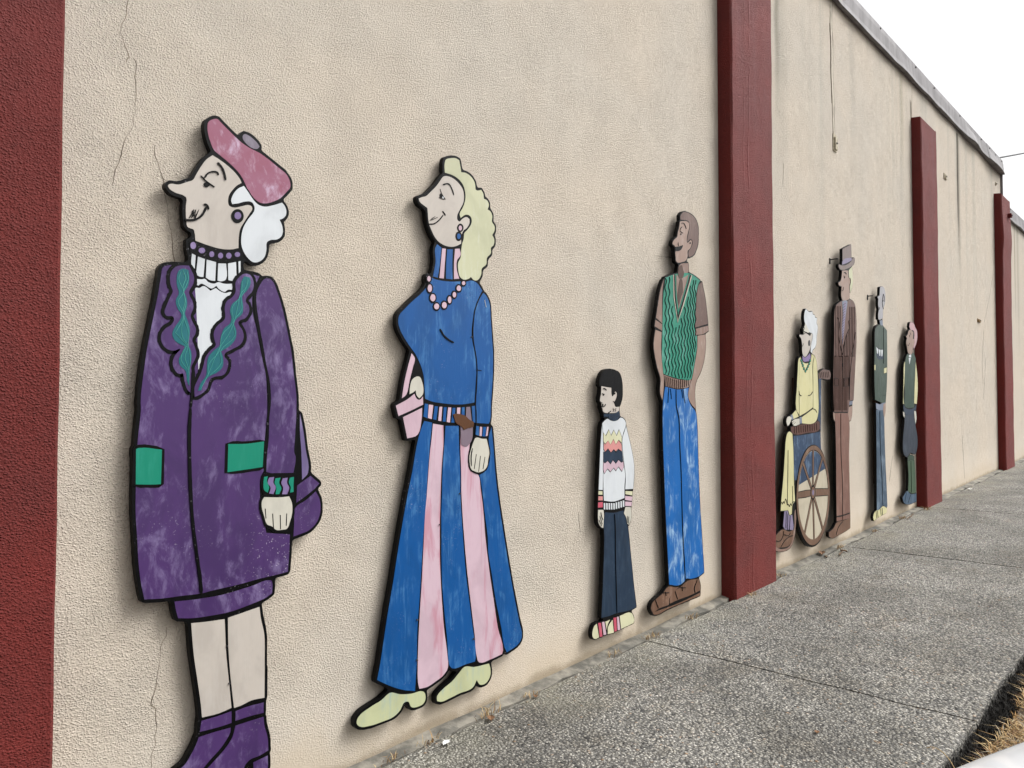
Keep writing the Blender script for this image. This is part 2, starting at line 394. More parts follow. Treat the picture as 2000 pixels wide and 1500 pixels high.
PIL = [(.10, .69), (4.575, 5.185), (8.87, 9.46), (12.89, 13.48), (-4.2, -3.6)]
for i, (a, b) in enumerate(PIL):
    bm = bmesh.new(); n = 40; rings = []
    pr = random.Random(i)
    for k in range(n + 1):
        z0 = gz(a) - .06; t = k / n
        w = lambda s: .0016 * math.sin(t * 17 + s + i) + .0012 * math.sin(t * 61 + s * 2)
        bulge = .018 * math.exp(-((t - .86) / .06) ** 2) if i == 3 else 0
        ring = []
        for (x, y, zt) in ((a, .0, 4.43), (a + w(1) * .6, -.088 + w(0), 4.42), (a + .010 + w(1), -.100 - bulge + w(2), 4.40), (b - .010 + w(3), -.100 - bulge + w(2), 4.40), (b + w(3) * .6, -.088 + w(4), 4.42), (b, .0, 4.43)):
            ring.append(bm.verts.new((x, y if y == 0 else y, z0 + (zt - z0) * t)))
        rings.append(ring)
    for k in range(n):
        for j in range(5): bm.faces.new((rings[k][j], rings[k][j + 1], rings[k + 1][j + 1], rings[k + 1][j]))
    bm.faces.new(rings[-1]); bmesh.ops.recalc_face_normals(bm, faces=bm.faces)
    bm_obj('pilaster', bm, RED, bld)

def flashing(parent, x0, x1, z0, z1, seg, bend):
    x = x0; idx = 0
    while x < x1 - .05:
        e = min(x + seg, x1); bm = bmesh.new(); n = max(4, int((e - x) / .08)); rows = []
        fr = random.Random(int(x * 7)); dz = fr.uniform(-.008, .008); off = (.0035 if idx % 2 else 0)
        for i in range(n + 1):
            u = x - (.02 if idx else 0) + (e - x + (.02 if idx else 0)) * i / n
            wav = .006 * math.sin(u * 2.3) + .004 * math.sin(u * 6.1)
            bd = bend * (math.exp(-((u - 11.4) / .35) ** 2) * .035 + math.exp(-((u - 12.75) / .5) ** 2) * .05)
            lo = z0 + dz + wav * .8 - bd * .6
            fl = -.030 - off - abs(wav) * 1.2 - bd
            rows.append([bm.verts.new(p) for p in ((u, .35, z1 - .03), (u, -.028 - off, z1 + dz * .4), (u, -.034 - off + wav * .5, z1 - .06), (u, fl * .8 - .01, lo + .05), (u, fl - .012, lo), (u, fl + .006, lo - .004), (u, .002, lo + .012))])
        for i in range(n):
            for j in range(6): bm.faces.new((rows[i][j], rows[i + 1][j], rows[i + 1][j + 1], rows[i][j + 1]))
        bmesh.ops.recalc_face_normals(bm, faces=bm.faces)
        o = bm_obj('flashing', bm, FLASH, parent)
        for q in (.12, .5, .88):
            sx = x + (e - x) * q
            b2 = bmesh.new(); bmesh.ops.create_uvsphere(b2, u_segments=8, v_segments=5, radius=.011)
            for vv in b2.verts: vv.co = Vector((vv.co.x + sx, vv.co.y * .6 - .036 - off, vv.co.z + z1 - .035))
            bm_obj('screw', b2, FLASHD, o)
        x = e; idx += 1
flashing(bld, -9, 13.39, 4.815, 5.02, 3.05, 1.0)
bm = bmesh.new(); box(bm, 13.362, 13.39, -.03, .30, 4.2, 4.99); bm_obj('corner_trim', bm, FLASH, bld)
bm = bmesh.new(); box(bm, -9, 13.3, .36, 13.9, 4.862, 4.93); bm_obj('roof', bm, ROOFM, bld)

bld2 = tag(empty('neighbouring_building', (13.4, 0, 0)), 'lower stained beige building beyond the farthest red pilaster', 'building')
w2 = wall_box('wall', 13.40, 42, 4.25, 12, WALL, None); w2.parent = bld2; w2.location = (-13.4, 0, 0)
fe = []
pre = set(bpy.data.objects)
flashing(None, 13.48, 42, 4.21, 4.41, 3.2, 0)
for o in set(bpy.data.objects) - pre:
    if o.parent is None: o.parent = bld2; o.location = (-13.4, 0, 0)
bm = bmesh.new(); box(bm, 13.45, 42, .36, 11.9, 4.252, 4.32); rf = bm_obj('roof', bm, ROOFM, bld2); rf.location = (-13.4, 0, 0)

# ------------------------------------------------------------------ painted plywood figures (local units: half millimetres)
FIGURES = {}
FIGURES['A'] = dict(x=1.228, off=0.042, panel='201,234 219,233 230,238 242,251 254,283 260,313 259,369 254,400 261,415 263,424 260,445 259,488 255,516 229,614 227,648 221,665 224,689 224,752 231,774 232,785 232,961 228,993 227,1177 218,1239 197,1326 186,1396 190,1403 197,1408 232,1421 258,1434 270,1442 276,1448 279,1457 283,1501 281,1540 286,1551 300,1556 327,1557 374,1562 382,1566 390,1574 396,1585 399,1601 400,1629 403,1653 404,1685 407,1709 408,1773 412,1788 424,1796 530,1819 558,1830 591,1854 622,1886 639,1917 646,1938 651,1965 651,2021 642,2067 617,2114 613,2125 617,2135 633,2148 637,2155 639,2165 637,2175 622,2192 561,2242 553,2255 556,2285 551,2324 529,2414 511,2536 498,2599 481,2663 474,2672 458,2683 453,2694 451,2792 425,2966 415,3056 406,3111 350,3347 315,3456 284,3533 274,3551 259,3572 239,3588 227,3592 200,3593 189,3592 172,3587 164,3589 147,3600 135,3604 99,3609 49,3610 38,3615 32,3629 32,3644 36,3657 42,3667 48,3670 56,3668 83,3652 108,3649 122,3650 144,3657 170,3674 190,3694 206,3723 215,3758 216,3796 220,3808 229,3816 237,3819 270,3826 290,3834 314,3854 330,3878 335,3893 335,3933 326,3976 329,3983 346,4002 354,4014 362,4034 364,4049 362,4063 354,4088 346,4100 325,4122 322,4132 329,4144 350,4166 387,4213 391,4229 390,4267 383,4288 374,4303 334,4343 158,4431 154,4438 155,4457 152,4469 134,4492 102,4515 74,4527 58,4531 28,4532 22,4531 13,4524 -7,4499 -14,4495 -19,4495 -35,4502 -116,4558 -143,4578 -157,4581 -171,4580 -187,4575 -207,4563 -235,4535 -244,4508 -243,4470 -235,4430 -220,4385 -200,4346 -199,4342 -202,4334 -247,4288 -263,4267 -291,4220 -322,4158 -330,4146 -389,4113 -414,4103 -448,4100 -460,4097 -479,4080 -483,4072 -484,4061 -482,4047 -455,4018 -444,4013 -419,4006 -386,4003 -377,3996 -373,3985 -376,3961 -376,3913 -367,3834 -363,3826 -347,3810 -323,3799 -318,3791 -318,3782 -324,3768 -347,3752 -352,3740 -347,3686 -337,3645 -337,3626 -343,3615 -350,3610 -365,3606 -439,3600 -481,3589 -491,3584 -503,3572 -515,3555 -519,3540 -521,3510 -545,3354 -595,3084 -612,2968 -628,2817 -629,2777 -632,2749 -632,2725 -629,2697 -644,2537 -645,2489 -647,2480 -654,2467 -656,2453 -656,2429 -652,2401 -652,2081 -649,2053 -644,1965 -641,1945 -640,1913 -637,1889 -636,1845 -633,1821 -632,1789 -619,1690 -603,1598 -593,1560 -582,1551 -567,1546 -500,1537 -437,1532 -425,1528 -418,1519 -414,1507 -407,1462 -391,1410 -378,1399 -333,1388 -322,1383 -315,1374 -309,1352 -300,1229 -292,1161 -253,920 -237,796 -237,773 -244,720 -245,685 -247,676 -274,618 -318,550 -338,530 -382,510 -417,486 -424,472 -423,462 -420,453 -407,434 -391,418 -367,403 -347,394 -331,390 -293,385 -262,391 -233,402 -225,396 -211,370 -180,341 -143,326 -59,306 -12,301 65,311 75,318 81,327 92,360 96,364 103,366 111,360 118,343 129,274 133,266 145,254 153,250', parts=[
 ('P','beret','beret',1,None,0.0,0,None,'-217,4524 -189,4549 -157,4560 -136,4546 -90,4514 -39,4479 13,4448 74,4426 137,4412 200,4386 274,4348 340,4312 367,4271 371,4229 346,4194 295,4137 249,4107 185,4080 140,4079 95,4105 60,4143 29,4198 -2,4240 -45,4275 -87,4302 -138,4330 -179,4355 -200,4394 -217,4445 -223,4487'),
 ('P','bobble','bobble',1,'beret',0.0,0,None,'17,4494 30,4511 56,4510 91,4496 118,4478 138,4456 123,4436 83,4432 39,4454 20,4474'),
 ('P','face','skin_grey',1,None,0.0,0,None,'-187,4318 -154,4306 -112,4288 -70,4265 -28,4235 3,4201 12,4182 -18,4160 -48,4125 -73,4084 -80,4046 -72,4016 -42,4009 17,4029 61,4045 83,4041 90,4026 70,3989 32,3925 6,3876 -4,3818 -5,3749 -48,3734 -114,3726 -204,3734 -292,3752 -298,3801 -305,3820 -324,3824 -344,3832 -350,3862 -355,3915 -355,3961 -354,4011 -373,4023 -411,4027 -441,4036 -464,4054 -466,4065 -450,4078 -404,4083 -351,4110 -312,4132 -293,4168 -266,4220 -227,4281'),
 ('P','hair','white',2,None,5.5,0,None,'28,4165 59,4130 95,4088 130,4062 175,4056 230,4073 308,4109 327,4092 341,4061 337,4026 314,4000 290,3988 309,3953 316,3912 305,3876 273,3850 223,3837 197,3817 194,3766 179,3714 143,3680 99,3670 64,3690 33,3726 15,3772 14,3829 27,3888 61,3951 100,4007 106,4033 95,4060 77,4070 34,4062 -9,4043 -52,4029 -59,4050 -44,4097 -10,4141'),
 ('P','earring','ink',3,'face',0.0,0,None,'28,3965 24,3944 12,3926 -5,3914 -24,3910 -41,3916 -53,3930 -58,3949 -54,3970 -42,3988 -25,4000 -6,4004 11,3998 23,3984'),
 ('P','earring_stone','lilac',4,'face',0.0,0,None,'9,3964 7,3953 0,3943 -9,3937 -19,3935 -28,3938 -35,3945 -37,3955 -35,3966 -29,3976 -20,3982 -9,3984 0,3981 6,3974'),
 ('S','eyelash','ink',5,'face',3.6,0,None,'-264,4169 -228,4141 -173,4115'),
 ('S','eyelid','ink',5,'face',4.8,0,None,'-240,4158 -217,4195 -181,4213 -156,4213 -148,4198'),
 ('S','eyebrow','ink',5,'face',6.3,0,None,'-155,4278 -128,4255 -111,4223 -99,4176'),
 ('P','pupil','ink',4,'face',0.0,0,None,'-206,4124 -207,4117 -213,4110 -220,4105 -229,4103 -237,4105 -242,4110 -244,4116 -242,4124 -237,4131 -229,4135 -221,4137 -213,4136 -208,4131'),
 ('S','mouth','ink',5,'face',6.3,0,None,'-362,3870 -320,3876 -281,3893 -250,3925 -226,3977'),
 ('S','mouth_corner','ink',5,'face',5.9,0,None,'-243,3991 -222,3989 -210,3964'),
 ('S','scribble','ink',5,'face',2.0,1,None,'-333,3887 -305,3946 -319,3891 -293,3947 -302,3894 -274,3951 -297,3890'),
 ('S','scribble','ink',5,'face',4.8,1,None,'-313,3937 -308,3903'),
 ('P','choker','ink',2,None,0.0,0,None,'-332,3742 -293,3748 -205,3734 -115,3724 -48,3732 7,3746 28,3729 20,3671 -48,3651 -114,3641 -188,3640 -260,3652 -325,3673'),
 ('P','bead','lilac',3,'choker',0.0,0,None,'-289,3721 -291,3711 -296,3702 -303,3697 -311,3696 -318,3699 -323,3706 -325,3715 -324,3725 -319,3734 -312,3739 -304,3741 -296,3737 -291,3730'),
 ('P','bead','lilac',3,'choker',0.0,0,None,'-230,3699 -232,3691 -238,3683 -246,3679 -256,3677 -264,3680 -270,3685 -272,3693 -270,3701 -264,3708 -256,3712 -247,3714 -238,3712 -233,3706'),
 ('P','bead','lilac',3,'choker',0.0,0,None,'-171,3684 -172,3675 -177,3668 -183,3664 -190,3663 -197,3665 -201,3671 -203,3679 -201,3688 -197,3695 -191,3699 -183,3700 -177,3698 -172,3692'),
 ('P','bead','lilac',3,'choker',0.0,0,None,'-111,3683 -113,3674 -118,3667 -124,3663 -131,3662 -138,3664 -143,3670 -144,3678 -143,3687 -138,3694 -132,3699 -124,3700 -118,3697 -113,3691'),
 ('P','bead','lilac',3,'choker',0.0,0,None,'-54,3691 -56,3683 -61,3675 -68,3670 -76,3669 -84,3672 -89,3678 -91,3686 -89,3694 -84,3702 -77,3707 -68,3708 -61,3705 -56,3699'),
 ('P','bead','lilac',3,'choker',0.0,0,None,'5,3708 4,3701 -2,3694 -9,3690 -17,3689 -25,3691 -30,3696 -32,3702 -30,3710 -25,3716 -18,3720 -9,3721 -2,3719 3,3715'),
 ('P','collar_pleat','white',1,None,0.0,0,None,'-313,3671 -289,3661 -296,3555 -315,3590'),
 ('P','collar_pleat','white',1,None,0.0,0,None,'-274,3658 -229,3650 -238,3530 -262,3529 -286,3541'),
 ('P','collar_pleat','white',1,None,0.0,0,None,'-218,3644 -156,3635 -161,3514 -194,3515 -222,3528'),
 ('P','collar_pleat','white',1,None,0.0,0,None,'-142,3629 -89,3635 -89,3533 -120,3516 -145,3518'),
 ('P','collar_pleat','white',1,None,0.0,0,None,'-76,3638 -21,3655 -16,3541 -45,3528 -72,3530'),
 ('P','collar_pleat','white',1,None,0.0,0,None,'-4,3660 10,3666 12,3585 -1,3580'),
 ('P','blouse_frill','white',1,None,0.0,0,None,'-281,3512 -246,3514 -229,3519 -206,3501 -166,3496 -139,3509 -102,3503 -42,3510 -43,3470 -74,3467 -97,3451 -138,3468 -152,3484 -183,3463 -228,3480 -250,3486 -272,3470 -283,3482'),
 ('P','blouse','white',1,None,0.0,0,None,'-285,3456 -263,3457 -241,3471 -224,3470 -192,3447 -156,3469 -124,3450 -92,3444 -55,3455 -41,3452 -55,3433 -92,3403 -109,3352 -104,3291 -145,3253 -176,3198 -180,3145 -170,3111 -206,3066 -240,2995 -257,2943 -279,2895 -286,2950 -271,2994 -263,3046 -272,3088 -293,3130 -273,3174 -278,3233 -309,3274 -288,3310 -280,3353 -298,3395 -306,3419 -294,3438'),
 ('P','coat','purple',1,None,0.0,0,None,'-493,3553 -477,3568 -334,3585 -303,3531 -289,3430 -273,3174 -264,2943 -134,3105 -26,3414 29,3580 53,3589 146,3581 122,3529 96,3454 104,3309 125,3238 150,3121 181,2994 197,2931 208,2794 210,2656 196,2501 192,2403 188,2279 167,2242 163,2138 169,2080 213,1866 390,1835 386,1709 376,1583 300,1576 174,1570 12,1556 -179,1547 -217,1543 -361,1551 -474,1556 -574,1569 -592,1652 -610,1781 -620,1933 -632,2103 -632,2221 -630,2355 -624,2524 -609,2694 -611,2744 -597,2907 -576,3071 -546,3237 -520,3380 -501,3506'),
 ('P','lapel','purple',3,None,11.0,0,None,'-404,3577 -332,3589 -318,3563 -300,3523 -304,3479 -330,3425 -325,3400 -307,3368 -302,3325 -319,3277 -306,3240 -284,3198 -288,3164 -306,3129 -291,3087 -279,3036 -290,3001 -311,2958 -306,2916 -310,2864 -311,2796 -331,2813 -348,2855 -357,2897 -362,2918 -387,2913 -413,2937 -426,2979 -414,3021 -381,3061 -385,3069 -422,3054 -464,3064 -493,3100 -498,3141 -474,3184 -437,3212 -421,3247 -429,3263 -466,3264 -479,3284 -467,3327 -447,3379 -431,3418 -444,3455 -449,3496 -441,3539'),
 ('P','lapel','purple',3,None,11.0,0,None,'32,3583 75,3583 100,3545 96,3480 53,3426 48,3403 68,3378 73,3342 49,3295 2,3269 -3,3255 26,3212 36,3168 18,3122 -43,3083 -94,3049 -94,3032 -70,3002 -74,2958 -97,2917 -178,2893 -196,2867 -209,2824 -248,2789 -287,2771 -288,2831 -271,2874 -250,2917 -233,2969 -220,3022 -189,3066 -154,3103 -163,3138 -168,3181 -146,3226 -96,3274 -92,3301 -97,3344 -84,3390 -47,3420 -24,3458 -24,3521 -1,3555'),
 ('P','braid','teal',4,'lapel',0.0,0,None,'-370,3565 -336,3561 -331,3510 -339,3458 -364,3421 -347,3389 -342,3338 -354,3286 -341,3254 -323,3187 -327,3136 -331,3093 -313,3051 -312,3000 -320,2949 -323,2839 -337,2872 -346,2931 -380,2964 -389,2997 -373,3040 -352,3083 -411,3113 -431,3154 -417,3197 -388,3241 -375,3276 -401,3316 -412,3365 -394,3409 -407,3459 -408,3509 -396,3549'),
 ('P','braid','teal',4,'lapel',0.0,0,None,'36,3568 75,3564 80,3524 56,3476 23,3436 29,3374 24,3320 -18,3280 -32,3252 -17,3209 -21,3155 -54,3109 -118,3066 -104,3018 -108,2965 -144,2929 -197,2901 -232,2858 -245,2814 -267,2810 -250,2857 -215,2910 -211,2962 -203,3022 -172,3063 -127,3105 -123,3149 -101,3212 -60,3250 -51,3286 -61,3330 -47,3376 -1,3420 8,3480 17,3535'),
 ('S','braid_line','tealight',5,'lapel',1.5,0,None,'-371,3556 -353,3507 -370,3454 -364,3421 -356,3362 -368,3302 -361,3269 -375,3200 -366,3133 -336,3093 -352,3015 -330,2949 -326,2847'),
 ('S','braid_line','tealight',5,'lapel',1.5,0,None,'-384,3546 -396,3494 -365,3421 -398,3358 -363,3277 -413,3164 -340,3092 -377,3006 -334,2940'),
 ('S','braid_line','tealight',5,'lapel',1.5,0,None,'-345,3551 -338,3501 -364,3421 -350,3355 -363,3277 -331,3169 -333,3093 -318,3017 -325,2940'),
 ('S','braid_line','tealight',5,'lapel',1.5,0,None,'54,3566 50,3502 8,3444 -10,3361 -33,3261 -69,3179 -124,3096 -163,3015 -207,2905 -250,2823'),
 ('S','braid_line','tealight',5,'lapel',1.5,0,None,'69,3559 36,3465 13,3426 18,3346 -37,3261 -27,3173 -123,3065 -118,2991 -189,2910'),
 ('S','braid_line','tealight',5,'lapel',1.5,0,None,'21,3535 10,3435 -48,3349 -42,3260 -115,3167 -132,3065 -199,2979 -203,2906'),
 ('P','sleeve','purple',2,None,9.7,0,None,'155,3533 185,3569 230,3570 277,3491 319,3374 357,3227 390,3078 408,2937 430,2786 431,2654 422,2485 418,2391 429,2363 413,2255 347,2250 250,2261 208,2273 212,2373 224,2498 227,2633 238,2748 227,2886 201,2995 179,3113 148,3258 127,3384 126,3466'),
 ('S','opening','ink',5,None,10.2,0,None,'-312,2701 -318,2559 -313,2337 -304,2160 -289,1981 -264,1800 -239,1637 -229,1542'),
 ('S','opening','ink',5,None,7.9,0,None,'-302,2933 -303,2864 -306,2767 -312,2703'),
 ('P','pocket','green',3,'coat',9.2,0,None,'-635,2461 -620,2467 -484,2451 -488,2244 -517,2244 -634,2253'),
 ('P','pocket','green',3,'coat',9.2,0,None,'-63,2470 61,2467 189,2478 180,2308 83,2300 -66,2289'),
 ('P','cuff','ink',3,None,0.0,0,None,'186,2265 429,2254 441,2174 425,2097 208,2106 177,2156 171,2233'),
 ('P','cuff_stripe','green',4,'cuff',0.0,0,None,'190,2241 217,2244 212,2211 228,2171 218,2134 191,2155 186,2203'),
 ('P','cuff_stripe','lilac',4,'cuff',0.0,0,None,'227,2234 264,2236 259,2198 276,2168 260,2121 228,2128 239,2166 217,2201'),
 ('P','cuff_stripe','green',4,'cuff',0.0,0,None,'275,2226 313,2228 302,2195 319,2155 303,2117 276,2119 281,2162 268,2197'),
 ('P','cuff_stripe','lilac',4,'cuff',0.0,0,None,'329,2222 367,2224 362,2190 379,2155 363,2112 325,2115 333,2158 319,2193'),
 ('P','cuff_stripe','green',4,'cuff',0.0,0,None,'384,2223 415,2226 412,2177 412,2123 385,2120 390,2159 376,2189'),
 ('P','hand','skin_pale',4,None,9.2,0,None,'192,2107 314,2095 379,2096 400,2050 403,1981 387,1924 365,1878 332,1874 284,1878 252,1905 215,1924 193,1983 177,2033 176,2080'),
 ('S','finger_line','ink',5,'hand',5.5,0,None,'200,2030 206,1963'),
 ('S','finger_line','ink',5,'hand',5.5,0,None,'255,1991 263,1885'),
 ('S','finger_line','ink',5,'hand',5.5,0,None,'312,1976 315,1879'),
 ('S','finger_line','ink',5,'hand',5.5,0,None,'361,1981 358,1898'),
 ('P','bag_strap','lilac2',1,None,0.0,0,None,'461,2660 485,2559 509,2409 529,2248 482,2201 475,2390 462,2540'),
 ('P','bag_flap','purple',1,None,0.0,1,None,'443,2164 550,2224 621,2166 586,2133 517,2089 438,2046'),
 ('P','bag','purple',1,None,0.0,0,None,'427,2008 517,2059 592,2112 622,2059 632,1977 605,1899 542,1846 463,1826 418,1817 423,1920'),
 ('P','skirt','purple',1,None,0.0,0,None,'-396,1523 -271,1513 -85,1510 113,1531 247,1546 258,1535 259,1458 217,1437 114,1414 -35,1392 -178,1393 -288,1401 -372,1418 -386,1469'),
 ('P','leg','skin_grey',1,None,0.0,0,None,'-291,1371 -204,1361 -74,1352 -70,1291 -62,1142 -42,963 -27,829 -21,776 -108,766 -215,772 -223,850 -248,1017 -271,1165 -283,1277'),
 ('P','leg','skin_grey',1,None,0.0,0,None,'-51,1356 71,1371 168,1384 178,1310 204,1197 209,1033 210,777 115,785 49,773 -3,770 -13,843 -33,1005 -47,1181'),
 ('P','boot_cuff','purple',1,None,0.0,0,None,'-219,752 -126,750 -21,754 -20,680 -107,680 -227,687'),
 ('P','boot_cuff','purple',1,None,0.0,0,None,'7,746 77,752 204,747 204,680 107,686 7,685'),
 ('P','boot','purple',1,None,0.0,0,None,'-235,656 -125,656 -25,651 -29,622 -88,546 -159,493 -202,457 -245,421 -296,406 -381,436 -406,469 -373,491 -323,515 -281,567 -248,623'),
 ('P','boot','purple',1,None,0.0,0,None,'8,654 98,654 205,653 210,602 236,505 242,422 178,407 110,403 72,372 63,331 -12,323 -103,338 -193,378 -202,415 -141,470 -69,523 -15,583'),
 ('P','boot_heel','purple',1,None,0.0,0,None,'134,377 237,388 238,307 218,251 150,275'),
 ('P','screw','greyd',7,None,0.0,0,None,'216,2599 216,2597 214,2595 212,2594 209,2594 207,2595 205,2597 205,2599 205,2602 207,2603 209,2604 212,2604 214,2603 216,2601'),
 ('P','screw','greyd',7,None,0.0,0,None,'-308,2395 -308,2393 -310,2391 -312,2390 -314,2390 -316,2391 -317,2393 -318,2395 -317,2397 -316,2399 -314,2400 -312,2400 -310,2399 -308,2397'),
 ('P','screw','greyd',7,None,0.0,0,None,'-299,2124 -300,2122 -301,2120 -303,2120 -305,2120 -307,2121 -309,2123 -309,2125 -309,2127 -307,2128 -305,2129 -303,2129 -301,2128 -300,2126'),
 ('P','screw','greyd',7,None,0.0,0,None,'202,2403 202,2401 200,2399 198,2398 195,2398 193,2399 191,2401 191,2403 191,2406 193,2407 195,2408 198,2408 200,2407 202,2405'),
 ('P','screw','greyd',7,None,0.0,0,None,'-51,1178 -52,1176 -53,1174 -55,1174 -58,1174 -60,1176 -61,1178 -61,1180 -61,1182 -60,1183 -58,1184 -55,1183 -53,1182 -52,1180'),
 ('P','screw','greyd',7,None,0.0,0,None,'-35,936 -35,934 -37,933 -39,933 -41,933 -43,935 -45,937 -45,939 -45,941 -43,942 -41,942 -39,942 -37,940 -35,938'),
 ('P','screw','greyd',7,None,0.0,0,None,'-307,2737 -307,2735 -308,2733 -310,2732 -312,2732 -314,2733 -316,2735 -316,2737 -316,2739 -314,2741 -313,2742 -310,2742 -309,2741 -307,2739'),
 ('P','screw','greyd',7,None,0.0,0,None,'218,2592 217,2590 216,2588 213,2587 211,2587 209,2588 207,2590 207,2592 207,2594 209,2596 211,2597 213,2597 215,2596 217,2594'),
])
